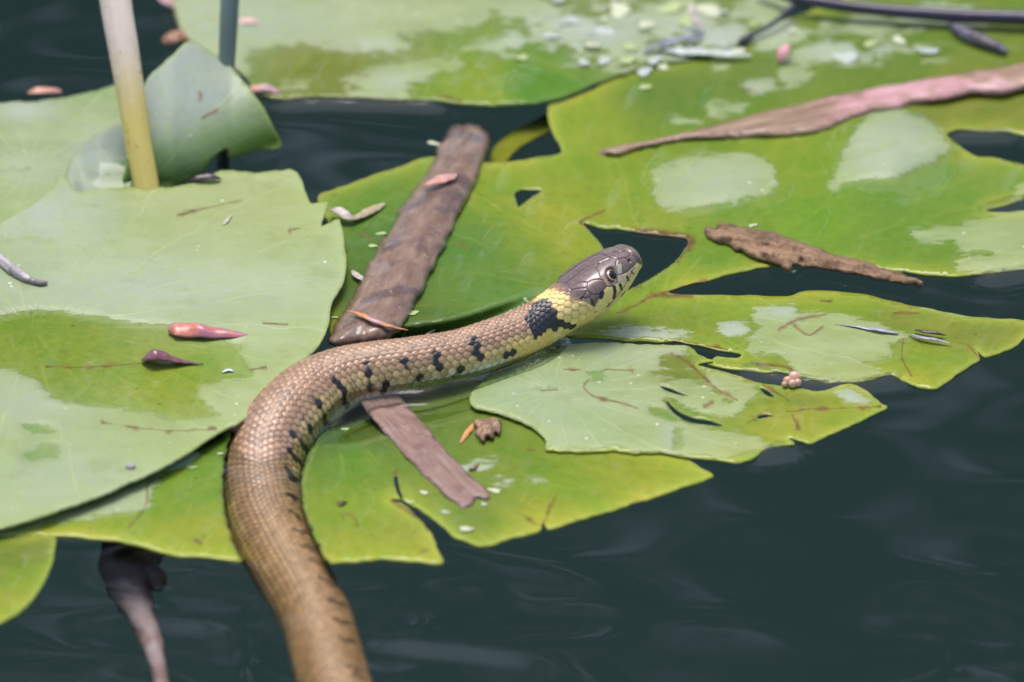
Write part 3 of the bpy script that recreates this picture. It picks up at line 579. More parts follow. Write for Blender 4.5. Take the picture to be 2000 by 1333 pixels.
# curled-up leaf behind the beige reed
def zcurl(x, y):
    base = np.interp(x, [230, 260, 340, 390, 450, 560], [372, 368, 362, 342, 312, 278])
    t = np.clip((base - y) / 290.0, 0, 1.2)
    return 2.0 + 25 * (1 - np.exp(-t * 2.0)) - 4 * np.exp(-((x - 400) / 120) ** 2) * np.sin(np.clip(t * 3, 0, 3.14)) * 0.6
lily_pad('upturned lily pad margin behind the beige reed, bluish above, green below',
    [(244, 372), (248, 300), (262, 220), (290, 152), (330, 114), (370, 80), (400, 92), (440, 120), (476, 158), (510, 204), (534, 248), (549, 284), (510, 294), (470, 306), (450, 310), (444, 292), (420, 306), (392, 340), (345, 362), (300, 370)],
    zcurl, [(370, 110, (0.34, 0.38, 0.44)), (400, 200, (0.30, 0.35, 0.38)), (330, 200, (0.30, 0.36, 0.40)), (300, 300, (0.08, 0.2, 0.03)), (420, 270, (0.16, 0.32, 0.06)), (520, 270, (0.24, 0.42, 0.03)), (470, 290, (0.2, 0.38, 0.03)), (330, 345, (0.07, 0.18, 0.02)), (340, 240, (0.24, 0.32, 0.26)), (490, 220, (0.22, 0.33, 0.14))],  # bluish sky sheen above, duller green below, painted into the pigment
    all_dry=True, 
    softdry=0.035, wet=[[(230, 400), (250, 330), (300, 300), (400, 290), (480, 250), (560, 215), (600, 330), (400, 420)]], stains=[([(396, 232), (408, 223), (422, 217)], 5), ([(391, 183), (393, 194)], 3.5), ([(424, 300), (446, 296), (440, 315)], 4), ([(365, 82), (382, 78)], 3)], bloom_sheen=[(350, 180, 110, 90, 0.9)], edge=((0.30, 0.42, 0.06), 5), center=(250, 400), seed=71, thick=0.6, ragged=0.03, name='lily_pad')  # soft wet mask and bloom keep the painted sheen to the upper part
# small one at the lower left
lily_pad('small olive lily pad tip at the lower left beside the sunken root',
    [(-60, 1054), (0, 1051), (60, 1047), (106, 1044), (107, 1075), (98, 1110), (75, 1155), (40, 1194), (0, 1216), (-60, 1240)], flat(0.7),
    [(20, 1080, OLV), (60, 1130, YG), (20, 1190, YEL), (90, 1060, OLV)], edge=((0.36, 0.42, 0.06), 8), center=(-80, 1060), seed=81)
# sunken yellow strip in the gap behind the brown reed
lily_pad('narrow yellow strip of sunken lily pad in the dark gap behind the brown reed',
    [(955, 330), (965, 290), (1000, 258), (1040, 238), (1075, 222), (1085, 250), (1040, 272), (1000, 300), (980, 330)], flat(-6.0, tilt=(0, 0)),
    [(1000, 280, (0.42, 0.38, 0.03)), (1060, 240, (0.36, 0.36, 0.04))], center=(900, 350), seed=91, name='lily_pad')


# ------------------------------------------------------------------ the snake
def build_snake():
    # centre line, dense, evenly spaced by arc length (finer along the head)
    P4 = np.column_stack([SPW, SPINE[:, 3] * S]); C = cr(P4 * 1e4, spacing=2.0) / 1e4
    # lift to real 3D arc length
    d = np.concatenate([[0], np.cumsum(np.linalg.norm(np.diff(C[:, :3], axis=0), axis=1))])
    i_neck = np.argmin(np.linalg.norm(C[:, :3] - SPW[16], axis=1)); sn = d[i_neck]; send = d[-1] + 9.0 * S
    s = np.concatenate([np.arange(0, sn, 1.9 * S), np.arange(sn, send - 14 * S, 1.25 * S), send - 14 * S * (1 - np.sin(np.linspace(0, math.pi / 2, 22)))])
    s = np.maximum.accumulate(s)
    Ctr = np.stack([np.interp(s, d, C[:, k]) for k in range(3)], 1)
    over = np.maximum(s - d[-1], 0); tang_end = C[-1, :3] - C[-12, :3]; tang_end /= np.linalg.norm(tang_end); Ctr += over[:, None] * tang_end
    # smooth the line a little
    for _ in range(6):
        q = Ctr.copy(); q[1:-1] = 0.25 * Ctr[:-2] + 0.5 * Ctr[1:-1] + 0.25 * Ctr[2:]; Ctr = q
    T = np.gradient(Ctr, axis=0); T /= np.linalg.norm(T, axis=1)[:, None] + 1e-12
    T[-10:] = T[-11]
    up = np.array([0, 0, 1.0]); Sd = np.cross(T, up); Sd /= np.linalg.norm(Sd, axis=1)[:, None]      # right-hand side of the animal
    U = np.cross(Sd, T)
    q0 = (s - sn) / (send - sn); ra = math.radians(15) * sstep(-0.5, 0.25, q0)[:, None]      # the head is rolled a little away from the viewer
    Sd, U = Sd * np.cos(ra) + U * np.sin(ra), U * np.cos(ra) - Sd * np.sin(ra)
    n = 232; th = np.arange(n) / n * 2 * math.pi          # 0 = spine ridge, positive to its right flank
    q = (s - sn) / (send - sn)                              # head fraction
    r = np.interp(s, d, C[:, 3])
    qs = [0, .10, .22, .36, .50, .64, .76, .86, .93, .97, 1.0]
    wd = np.array([47, 51, 60, 69, 68, 61, 53, 44, 34, 24, 0.0]) * S
    ht = np.array([47, 45, 45, 47, 47, 44, 40, 33, 25, 17, 0.0]) * S
    hb = np.array([47, 45, 45, 46, 45, 43, 39, 33, 26, 18, 0.0]) * S
    from_head = q > 0
    def prof(tab):
        v = np.interp(q, qs, tab)
        k = np.exp(-np.linspace(-2, 2, 15) ** 2); k /= k.sum()
        vv = np.convolve(np.pad(v, 7, mode='edge'), k, 'valid')
        m = q > 0.90                                        # round the muzzle
        tip = np.interp(0.90, qs, tab); t = np.clip((q - 0.90) / 0.10, 0, 1)
        vv[m] = (tip * np.sqrt(np.maximum(1 - t ** 2.4, 0)))[m]
        return vv
    f = sstep(-0.02, 0.10, q)
    W = r * (1 - f) + prof(wd) * f; HT = r * (1 - f) + prof(ht) * f; HB = r * (1 - f) + prof(hb) * f
    # a snake's body is a little taller than a plain tube at the spine and flat below
    ex = 2.0 + 0.5 * sstep(0.15, 0.4, q)                    # superellipse exponent
    ct, st_ = np.cos(th)[None, :], np.sin(th)[None, :]
    e = (2 / ex)[:, None]
    cc = np.sign(ct) * np.abs(ct) ** e; ss = np.sign(st_) * np.abs(st_) ** e
    H = np.where(ct > 0, HT[:, None], HB[:, None])
    flatb = np.where(ct < 0, 1 - 0.12 * (-ct) ** 3 * (1 - f[:, None]), 1)
    pos = Ctr[:, None, :] + (W[:, None] * ss)[..., None] * Sd[:, None, :] + (H * cc * flatb)[..., None] * U[:, None, :]
    m = len(s)
    def normals(X):
        a = np.gradient(X, axis=0); b = np.roll(X, -1, 1) - np.roll(X, 1, 1)
        k = np.cross(b, a); k /= np.linalg.norm(k, axis=2)[..., None] + 1e-15
        o = X - Ctr[:, None, :]; k *= np.sign((k * o).sum(2))[..., None] + 1e-9
        return k / (np.linalg.norm(k, axis=2)[..., None] + 1e-12)
    nrm = normals(pos); PX = proj(pos.reshape(-1, 3)).reshape(m, n, 2)
    vis = (nrm * (CAM - pos)).sum(2) > 0
    QQ = PX.reshape(-1, 2)
    def mirrored(v):       # paint found on the seen flank also goes on the hidden one
        v = np.where(vis, v, 0); mv = np.roll(v[:, ::-1], 1, 1); return np.where(vis, v, mv)
    headbox = (s > sn - 60 * S)[:, None] & np.ones(n, bool)[None, :]
    hb_i = np.where(headbox.ravel())[0]
    def line_px(pts, w, soft=1.0):
        v = np.zeros(m * n); dd = dist_lines(np.array(pts, float), QQ[hb_i]); v[hb_i] = sstep(w / 2 + soft, max(w / 2 - soft, 0), dd); return mirrored(v.reshape(m, n))
    def poly_px(pts, soft=2.0, wob=0.0):
        v = np.zeros(m * n); dd = sdist(np.array(pts, float), QQ[hb_i]) + wob * vnoise(QQ[hb_i], 5, 9); v[hb_i] = sstep(-soft, soft, dd); return mirrored(v.reshape(m, n))
    K6 = lambda pts: [(1080 + 0.09 * x, 480 + 0.09 * y) for x, y in pts]
    # ---------------- body scales: staggered overlapping rows
    TH = np.where(th > math.pi, th - 2 * math.pi, th)
    rows = 32
    warp = TH + 0.16 * np.sin(2 * TH)                       # narrower rows along the back, broader on the flanks
    vv = (warp / (2 * math.pi) * rows)[None, :] * np.ones((m, 1))
    sl = 15.2 * S * np.interp(s / S, [0, 700, 1100, 1500], [0.98, 1.0, 1.08, 1.0])
    uu = np.cumsum(np.concatenate([[0], np.diff(s)]) / sl)[:, None] * np.ones((1, n))
    uu = -uu                                                # grows towards the tail
    best = np.full((m, n), 9.0); sec = np.full((m, n), 9.0); la = np.zeros((m, n)); lb = np.zeros((m, n)); idi = np.zeros((m, n)); idj = np.zeros((m, n))
    j0 = np.round(vv)
    for dj in (-1, 0, 1):
        j = j0 + dj; off = 0.5 * (np.mod(j, 2)); i0 = np.round(uu - off)
        for di in (-1, 0, 1):
            i = i0 + di; a = uu - (i + off); b = vv - j
            dd = np.sqrt((a * 1.0) ** 2 + (b * 0.78) ** 2)
            cl = dd < best
            sec = np.where(cl, best, np.minimum(sec, dd)); best = np.where(cl, dd, best)
            la = np.where(cl, a, la); lb = np.where(cl, b, lb); idi = np.where(cl, i, idi); idj = np.where(cl, j, idj)
    gap = sec - best
    hsh = lambda a, b, k: np.mod(np.sin(a * 12.9898 + b * 78.233 + k * 37.7) * 43758.5453, 1.0)
    rnd = hsh(idi, np.mod(idj + 240, rows), 1)
    key = ((idi - idi.min()) * 200 + np.mod(idj + 320, rows)).astype(int).ravel(); _, inv = np.unique(key, return_inverse=True); inv = inv.ravel()
    cnt = np.bincount(inv).astype(float); QC = np.stack([(np.bincount(inv, QQ[:, k]) / cnt)[inv] for k in (0, 1)], 1) * 0.8 + QQ * 0.2     # centre of the scale each point sits on
    dome = sstep(0.0, 0.17, gap)
    hgt = dome * (0.30 + 0.85 * np.clip(la + 0.5, 0, 1)) + 0.22 * np.exp(-(lb / 0.09) ** 2) * dome * (np.abs(TH) < 1.5)[None, :]
    belly = sstep(1.95, 2.2, np.abs(TH))[None, :]
    # broad belly shields
    bu = np.mod(uu, 1.0); bsh = sstep(0.0, 0.12, bu) * sstep(1.0, 0.93, bu)
    hgt = hgt * (1 - belly) + belly * bsh * 0.6
    body_mask = 1 - sstep(0.20, 0.30, q)[:, None]
    # the small scales run up under the jaw, the large shields cap the head
    cap = poly_px([(1035, 560), (1082, 568), (1095, 575), (1112, 578), (1112, 590), (1140, 590), (1160, 600), (1165, 640), (1260, 640), (1260, 470), (1100, 470)], 2.0)
    body_mask = np.maximum(body_mask, (1 - cap) * (1 - sstep(0.42, 0.5, q))[:, None])
    seam_b = (1 - sstep(0.02, 0.16, gap)) * (1 - belly) + belly * (1 - bsh) * 0.5
    # ---------------- head shields
    seams = [K6(k) for k in (
        [(1210, 285), (1100, 330), (980, 390), (915, 470), (960, 520), (1000, 545), (1030, 640), (1075, 690)],
        [(730, 810), (850, 750), (960, 735), (1085, 740)],
        [(730, 810), (725, 920), (745, 990), (830, 1030), (850, 1065), (1000, 1060), (1075, 1000), (1165, 890), (1110, 780), (1085, 740)],
        [(290, 790), (450, 670), (660, 490), (860, 400), (980, 370)],
        [(290, 790), (330, 880), (390, 960), (370, 1010), (350, 1180), (400, 1215), (480, 1200), (640, 1140), (650, 1100), (720, 1010), (745, 990)],
        [(390, 960), (520, 935), (715, 925)], [(390, 890), (520, 810), (640, 780), (730, 800)], [(650, 1150), (800, 1115), (830, 1030)], [(620, 1180), (590, 1333), (560, 1420)],
        [(800, 1115), (840, 1200), (860, 1333), (850, 1480)], [(1400, 640), (1520, 620), (1640, 540), (1770, 420)], [(1380, 300), (1370, 420)], [(1515, 450), (1510, 600)], [(1600, 270), (1690, 180), (1560, 110)],
        [(290, 790), (180, 800), (80, 790)], [(0, 760), (130, 700), (430, 500), (560, 390), (730, 310), (870, 220), (1050, 170)], [(1050, 170), (1200, 230), (1390, 290)], [(1390, 290), (1550, 260), (1600, 270)], [(1560, 110), (1450, 130), (1330, 110)],
        [(1165, 890), (1300, 890)], [(1240, 800), (1300, 890)], [(160, 1000), (350, 1010)], [(1770, 470), (1690, 640), (1560, 880), (1330, 1180), (1200, 1330)], [(590, 1420), (700, 1500), (850, 1480), (960, 1430)])]
    seam_h = np.zeros((m, n))
    for k in seams: seam_h = np.maximum(seam_h, line_px(k, 0.9, 1.15))
    headm = 1 - body_mask
    hd = hgt * body_mask * 0.26e-3 - seam_h * headm * 0.22e-3
    hd *= np.interp(q, [0, 0.3], [1, 0.75])[:, None]
    # brow over the eye and the nostril pit
    nost = line_px(K6([(1655, 310), (1670, 345)]), 4.0, 1.6)
    orbit = line_px(K6([(1255, 560), (1290, 700)]), 17, 3.0)
    hd -= nost * 0.5e-3 + orbit * 0.55e-3
    # ---------------- pigment
    A = np.abs(TH)[None, :] * np.ones((m, 1))
    mixc = lambda a, b, t: a * (1 - t[..., None]) + np.array(b) * t[..., None]
    brown, tan, pale, yel, blk = (0.39, 0.232, 0.135), (0.64, 0.46, 0.20), (0.84, 0.76, 0.56), (0.86, 0.62, 0.17), (0.008, 0.008, 0.010)
    col = np.ones((m, n, 3)) * np.array(brown)
    jit = 0.28 * (rnd - 0.5)
    col = mixc(col, tan, sstep(0.75, 1.35, A + jit)); col = mixc(col, pale, sstep(1.45, 1.85, A + jit))
    col = mixc(col, (0.80, 0.79, 0.80), sstep(1.80, 2.02, A + jit * 0.5) * (1 - sstep(-0.35, -0.1, q))[:, None])
    rear = sstep(0.0, 1.0, (560 * S * 0 + np.interp(s, [0, 600 * S, 800 * S], [1, 1, 0])))[:, None] * np.ones((1, n))
    col = mixc(col, (0.50, 0.28, 0.13), rear * 0.7 * (A < 1.9))
    col *= (0.76 + 0.46 * hsh(idi, np.mod(idj + 240, rows), 2))[..., None]
    # paler tip and darker root of every scale
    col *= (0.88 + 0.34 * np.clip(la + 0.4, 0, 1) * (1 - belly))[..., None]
    col = mixc(col, (0.05, 0.032, 0.02), seam_b * 0.60 * (1 - 0.4 * sstep(1.3, 1.8, A)))
    neck_y = sstep(-0.75, -0.3, q)[:, None] * sstep(1.05, 1.5, A + jit * 0.6); col = mixc(col, yel, neck_y * 0.95)
    # small dark flecks in two rows on the back and black bars on the flanks
    fl = (hsh(idi, np.mod(idj + 240, rows), 5) > 0.86) & (A > 0.25) & (A < 1.2) & (np.mod(idi, 3) == 0)
    col = mixc(col, (0.04, 0.022, 0.015), fl * sstep(0.22, 0.06, gap) * (1 - sstep(0.5, 1, np.interp(s, [700 * S, 900 * S], [0, 1])))[:, None])
    bars = [  # photograph positions of the flank bars: polyline, width px
        ([(716, 712), (724, 735), (719, 760)], 10), ([(786, 700), (794, 722)], 11), ([(852, 690), (856, 716)], 12), ([(928, 668), (936, 698)], 14), ([(744, 768), (760, 746)], 7), ([(806, 748), (820, 734)], 8), ([(886, 732), (900, 722)], 9), ([(984, 696), (1006, 688)], 12),
        ([(656, 742), (668, 762), (676, 790)], 9), ([(614, 778), (628, 800), (640, 828)], 9), ([(592, 816), (602, 836), (612, 856)], 7), ([(572, 846), (586, 864), (600, 880)], 7), ([(566, 878), (576, 900), (586, 906)], 7), ([(558, 914), (568, 932), (580, 942)], 7), ([(560, 965), (580, 980)], 7), ([(568, 1000), (588, 1014)], 6), ([(572, 1034), (598, 1044)], 6), ([(590, 1066), (614, 1074)], 6), ([(606, 1092), (630, 1104)], 6), ([(626, 1130), (652, 1146)], 6), ([(640, 1170), (668, 1182)], 6), ([(654, 1210), (684, 1220)], 6), ([(664, 1250), (694, 1256)], 6), ([(676, 1300), (704, 1310)], 6), ([(690, 1318), (706, 1325)], 6)]
    bi = np.where((vis & (s < sn + 5 * S)[:, None]).ravel())[0]; bm = np.zeros(m * n)
    for k, w in bars:
        dd = dist_lines(np.array(k, float), QC[bi]) + 1.2 * (rnd.ravel()[bi] - 0.5) * 2; bm[bi] = np.maximum(bm[bi], sstep(w * 0.66 + 1.0, w * 0.66 - 1.4, dd))
    bm = mirrored(bm.reshape(m, n)); depth_fade = 1 - 0.35 * rear
    col = mixc(col, blk, bm * depth_fade)
    bellybar = (np.mod(np.floor(uu), 4) == 0) & (A > 2.25); col = mixc(col, blk, bellybar * 0.9)
    # head
    hcol = np.array((0.17, 0.115, 0.105)); hd_c = np.ones((m, n, 3)) * hcol
    v3 = vnoise(pos.reshape(-1, 3), 0.0012, 8).reshape(m, n); hd_c *= (1 + 0.16 * v3)[..., None]
    lab = poly_px([(1244, 514), (1226, 533), (1208, 538), (1207, 553), (1185, 561), (1176, 572), (1168, 588), (1160, 604), (1148, 640), (1130, 668), (1180, 668), (1260, 600), (1260, 520)], 1.2)
    hd_c = mixc(hd_c, (0.84, 0.68, 0.26), lab)
    hd_c = mixc(hd_c, (0.52, 0.45, 0.33), poly_px([(1207, 539), (1228, 533), (1243, 516), (1240, 535), (1226, 550), (1207, 560)], 2.0) * 0.7)
    hd_c = mixc(hd_c, (0.40, 0.37, 0.28), line_px(K6([(1445, 450), (1465, 640)]), 9.5, 1.5))
    hd_c = mixc(hd_c, (0.36, 0.29, 0.16), poly_px([(1136, 588), (1152, 584), (1156, 608), (1138, 610)], 2.5) * 0.9)
    hd_c = mixc(hd_c, (0.40, 0.28, 0.18), line_px(K6([(1130, 740), (1190, 850), (1250, 880)]), 6, 2))
    under = sstep(1.95, 2.15, A); hd_c = mixc(hd_c, (0.82, 0.68, 0.32), under * (q > 0.1)[:, None])
    rim_c = poly_px([(1112, 588), (1112, 592), (1140, 586), (1140, 576), (1126, 584)], 3.0); hd_c = mixc(hd_c, (0.55, 0.42, 0.22), rim_c * 0.6)
    hd_c = mixc(hd_c, (0.018, 0.012, 0.012), seam_h * 0.82)
    for k, w in (([(1610, 680), (1640, 755)], 3.6), ([(1460, 850), (1490, 950)], 4.6), ([(1325, 890), (1350, 1000), (1325, 1140)], 5.2), ([(1070, 1030), (1040, 1120)], 7.0), ([(1700, 550), (1748, 615)], 2.2), ([(600, 1150), (655, 1105)], 3.4), ([(390, 975), (350, 1010)], 3.0), ([(850, 1180), (858, 1420)], 2.4), ([(1560, 1010), (1480, 1110)], 2.0), ([(1230, 1260), (1180, 1330)], 2.4)):
        hd_c = mixc(hd_c, blk, line_px(K6(k), w * 1.25, 1.0))
    hd_c = mixc(hd_c, (0.004, 0.003, 0.003), nost); hd_c = mixc(hd_c, (0.03, 0.018, 0.014), orbit)
    ny = poly_px([(1040, 590), (1062, 566), (1084, 566), (1100, 574), (1114, 582), (1114, 592), (1140, 586), (1156, 606), (1170, 640), (1140, 690), (1060, 700), (1085, 650), (1092, 628), (1084, 604), (1074, 588)], 2.5, 2.5)
    ycol = np.ones((m, n, 3)) * np.array((0.95, 0.72, 0.27)); ycol = mixc(ycol, (0.05, 0.03, 0.015), seam_b * 0.42); ycol *= (0.88 + 0.22 * rnd)[..., None]
    col = col * (1 - headm[..., None]) + hd_c * headm[..., None]
    col = col * (1 - (ny * body_mask)[..., None]) + ycol * (ny * body_mask)[..., None]
    # the black collar mark behind the yellow
    jag = 4.5 * (rnd - 0.5)
    v = np.zeros(m * n); poly = [(1016, 640), (1026, 618), (1042, 594), (1060, 583), (1074, 588), (1084, 604), (1086, 622), (1104, 630), (1122, 632), (1120, 641), (1098, 640), (1078, 644), (1062, 656), (1046, 664), (1030, 666), (1018, 655)]
    v[hb_i] = sstep(-1.2, 1.2, sdist(np.array(poly, float), QC[hb_i]) + 0.3 * jag.ravel()[hb_i]); coll = mirrored(v.reshape(m, n))
    col = mixc(col, (0.013, 0.013, 0.02), coll)
    gloss = 0.38 - 0.14 * headm + 0.12 * coll + 0.1 * (rnd - 0.5) * body_mask
    pos = pos + nrm * hd[..., None]
    V = pos.reshape(-1, 3); tip = len(V); V = np.vstack([V, pos[-1].mean(0)])
    i = np.arange(m - 1)[:, None] * n; j = np.arange(n)[None, :]
    F = np.stack([i + j, i + n + j, i + n + (j + 1) % n, i + (j + 1) % n], -1).reshape(-1, 4).tolist()
    F += [[(m - 1) * n + k, tip, (m - 1) * n + (k + 1) % n] for k in range(n)]
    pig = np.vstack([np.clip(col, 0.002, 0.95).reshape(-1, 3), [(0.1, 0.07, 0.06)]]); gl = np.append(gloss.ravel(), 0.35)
    root = bpy.data.objects.new('snake', None); COL.objects.link(root); root.location = tuple(SPW[12] * np.array([1, 1, 0]))
    tag(root, 'brown grass snake with black and yellow collar swimming over lily pads, head raised', 'snake')
    def child(o, par=root):
        o.parent = par; o.matrix_parent_inverse = Matrix.Translation(root.location).inverted() if par is root else Matrix(); return o
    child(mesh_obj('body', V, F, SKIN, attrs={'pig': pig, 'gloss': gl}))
    # eyes: ball with dark iris, thin gold ring and round pupil, one on each side
    em, nt, Pb = newmat('snake_eye_iris'); c = mix(nt, noise(nt, 1800, 3), (0.05, 0.025, 0.015), (0.12, 0.06, 0.03)); nt.links.new(c, Pb.inputs['Base Color']); Pb.inputs['Roughness'].default_value = 0.25; Pb.inputs['Coat Weight'].default_value = 1; Pb.inputs['Coat Roughness'].default_value = 0.03
    rm, nt, Pb = newmat('snake_eye_ring'); c = mix(nt, noise(nt, 2500, 3), (0.50, 0.30, 0.13), (0.72, 0.50, 0.28)); nt.links.new(c, Pb.inputs['Base Color']); Pb.inputs['Roughness'].default_value = 0.3; Pb.inputs['Coat Weight'].default_value = 1; Pb.inputs['Coat Roughness'].default_value = 0.03
    pm, nt, Pb = newmat('snake_eye_pupil'); c = mix(nt, noise(nt, 900, 2), (0.002, 0.002, 0.003), (0.005, 0.005, 0.007)); nt.links.new(c, Pb.inputs['Base Color']); Pb.inputs['Roughness'].default_value = 0.05
    dd = np.hypot(PX[..., 0] - 1194.5, PX[..., 1] - 536.5) + np.where(vis, 0, 1e6); k = np.unravel_index(np.argmin(dd), dd.shape)
    R = 15.5 * S
    for sgn in (1, -1):
        jj = k[1] if sgn == 1 else (n - k[1]) % n
        nn = nrm[k[0], jj]; c0 = (Ctr[k[0]] + (pos[k[0], k[1]] - Ctr[k[0]]) if sgn == 1 else pos[k[0], jj]) - nn * R * (0.60 if sgn == 1 else 0.72)
        lateral = Sd[k[0]] * sgn; ax = nn * 0.9 + T[k[0]] * 0.22 - U[k[0]] * 0.12; ax /= np.linalg.norm(ax)
        Q = Vector(ax).to_track_quat('Z', 'Y').to_matrix().to_4x4(); Mx = Matrix.Translation(c0) @ Q
        def cap_mesh(name, a0, a1, rr, mat, par, matrix=None, ky=1.0):
            na, nb = 14, 36; aa = np.linspace(a0, a1, na); bb = np.arange(nb) / nb * 2 * math.pi
            X = np.stack([np.sin(aa)[:, None] * np.cos(bb), np.sin(aa)[:, None] * np.sin(bb), np.cos(aa)[:, None] * np.ones(nb)], -1).reshape(-1, 3) * rr
            ii = np.arange(na - 1)[:, None] * nb; j2 = np.arange(nb)[None, :]
            FF = np.stack([ii + j2, ii + nb + j2, ii + nb + (j2 + 1) % nb, ii + (j2 + 1) % nb], -1).reshape(-1, 4)
            o = mesh_obj(name, X, FF, mat, None)
            return o
        e = cap_mesh('eye', 0.001, 2.6, R, em, root); e.matrix_world = Mx; e.parent = root; e.matrix_parent_inverse = Matrix.Translation(root.location).inverted()
        p_ = cap_mesh('pupil', 0.001, 0.66, R * 1.012, pm, e); p_.parent = e
        g_ = cap_mesh('iris_ring', 0.64, 0.84, R * 1.008, rm, e); g_.parent = e
build_snake()

# ------------------------------------------------------------------ reeds, bark, stems
def pixel_tube(name, label, cat, pts, mat, n=20, flat=1.0, rough=0.05, seed=0, spacing=10, group=None, ragged_end=0, parent=None):
    """a stem or strip: pts = (px, py, height mm, radius px) where it lies in the pond"""
    Q = cr(pts, spacing=spacing); P = at(Q[:, 0], Q[:, 1], Q[:, 2] * 1e-3); rad = np.maximum(Q[:, 3], 0.6) * S
    V, F, al = tube_mesh(P, rad, n, flat, rough=rough, seed=seed)
    if ragged_end:
        r = np.random.default_rng(seed); T0 = (P[1] - P[0]) / np.linalg.norm(P[1] - P[0]); T1 = (P[-1] - P[-2]) / np.linalg.norm(P[-1] - P[-2])
        V[:n] -= T0 * (r.uniform(-0.5, 1, (n, 1)) * ragged_end * S); V[-n:] += T1 * (r.uniform(-0.5, 1, (n, 1)) * ragged_end * S)
    o = mesh_obj(name, V, F, mat, attrs={'along': al})
    if label: tag(o, label, cat, group)
    return o
REED1 = organic('dry_reed_skin', (0.60, 0.50, 0.36), (0.72, 0.62, 0.48), 0.55, 900, (0.06, 1, 1), bmp=0.4, bd=0.0003, c3=(0.52, 0.40, 0.12))
def reed_gradient():
    m, nt, P = newmat('beige_reed'); L = nt.links
    a = attr(nt, 'along').outputs['Vector']; sp = N(nt, 'ShaderNodeSeparateXYZ'); L.new(a, sp.inputs[0])
    mp = N(nt, 'ShaderNodeMapping'); mp.inputs['Scale'].default_value = (0.05, 1, 1); L.new(a, mp.inputs['Vector'])
    st = noise(nt, 1100, 4, 0.6, mp.outputs[0]); bl = noise(nt, 220, 3, 0.6, coords(nt))
    t = remap(nt, math_(nt, 'ADD', sp.outputs[0], math_(nt, 'MULTIPLY', math_(nt, 'SUBTRACT', bl, 0.5), 0.012)), 0.026, 0.052)
    c = mix(nt, t, mix(nt, st, (0.60, 0.48, 0.11), (0.74, 0.60, 0.20)), mix(nt, st, (0.80, 0.63, 0.50), (0.92, 0.79, 0.68)))
    c = mix(nt, remap(nt, noise(nt, 600, 2, 0.5, coords(nt)), 0.68, 0.72, 0, 0.6), c, (0.22, 0.13, 0.06))
    L.new(c, P.inputs['Base Color']); P.inputs['Roughness'].default_value = 0.5
    L.new(bump(nt, st, 0.5, 0.0003), P.inputs['Normal']); return m
BEIGE = reed_gradient()
pixel_tube('reed', 'pale beige reed stem standing upright behind the left pad', 'reed', [(298, 440, -6, 25), (287, 372, 2.5, 26), (270, 280, 13, 27), (255, 180, 24, 29), (240, 90, 34, 31), (222, -20, 46, 33), (212, -90, 54, 34)], BEIGE, 24, rough=0.015)
GREY = organic('grey_reed_skin', (0.10, 0.15, 0.14), (0.16, 0.22, 0.20), 0.45, 700, (0.05, 1, 1), bmp=0.3)
pixel_tube('reed', 'thin grey green reed standing behind the upturned pad', 'reed', [(436, 330, -6, 13), (438, 250, 3, 15), (442, 140, 16, 17), (447, 40, 28, 19), (452, -80, 42, 20)], GREY, 16, rough=0.01)
BROWNR = organic('soaked_reed_skin', (0.17, 0.10, 0.07), (0.27, 0.17, 0.115), 0.42, 420, (0.25, 1, 1), wet=0.8, bmp=0.35, bd=0.0005, c3=(0.115, 0.07, 0.06), spots=0.35)
lily_pad('soaked brown broken reed lying across the green pad behind the snake', [(872, 262), (884, 248), (912, 243), (940, 248), (956, 268), (950, 300), (934, 350), (916, 386), (894, 430), (868, 484), (832, 556), (806, 606), (784, 644), (752, 668), (720, 672), (690, 676), (660, 680), (642, 666), (650, 642), (676, 600), (700, 556), (716, 520), (744, 470), (768, 440), (776, 412), (800, 380), (830, 342), (848, 306), (858, 282)],
    flat(0.9, (910, 250, 60, 30, -0.8), ripple=0.3, seed=6), [(1400, 250, BRN)], mat=BROWNR, name='broken_reed', cat='reed', group=None, rnd=(4.6, 50, 0.15), axis_px=[(912, 246), (690, 670)], thick=1.6, jag=1.4, grid=5.5, seed=105)
MAUVE = organic('mauve_reed_skin', (0.20, 0.115, 0.09), (0.31, 0.20, 0.16), 0.55, 900, (0.1, 1, 1), wet=0.5, bmp=0.6, bd=0.0005, c3=(0.19, 0.105, 0.085), spots=0.2)
lily_pad('flat mauve brown reed strip sticking out in front of the snake body', [(680, 742), (760, 735), (786, 780), (812, 812), (850, 853), (890, 897), (930, 938), (958, 967), (950, 978), (934, 974), (926, 984), (908, 994), (890, 986), (866, 966), (836, 938), (798, 898), (764, 862), (734, 828), (710, 795), (690, 765)],
    lambda x, y: np.interp(y, [742, 790, 830, 990], [-3.0, -0.6, 0.75, 0.75]) + 0.15 * vnoise(np.stack([x, y * 2], 1), 40, 3), [(1400, 250, BRN)], mat=MAUVE, name='broken_reed', cat='reed', group=None, rnd=(0.7, 12, 0.12), axis_px=[(740, 770), (930, 985)], thick=1.2, jag=1.6, grid=5, seed=106)
BARKM = organic('soft_bark', (0.17, 0.095, 0.045), (0.34, 0.21, 0.12), 0.7, 650, (0.10, 1, 1), wet=0.15, bmp=1.0, bd=0.0008, c3=(0.12, 0.065, 0.03), spots=0.5)
lily_pad('ragged brown strip of bark floating beside the dark gap behind the head', [(1374, 452), (1382, 440), (1398, 446), (1404, 434), (1420, 437), (1450, 443), (1500, 452), (1560, 470), (1620, 492), (1690, 512), (1740, 528), (1778, 540), (1802, 549), (1790, 553), (1772, 558), (1740, 553), (1700, 545), (1660, 536), (1600, 526), (1556, 518), (1546, 528), (1530, 526), (1490, 510), (1430, 484), (1392, 470)],
    flat(1.3, ripple=0.3, seed=4), [(1400, 450, BRN)], mat=BARKM, name='bark_piece', cat='bark', group=None, rnd=(1.8, 22, 0.55), axis_px=[(1376, 450), (1800, 550)], thick=1.4, jag=1.6, grid=5, seed=103)
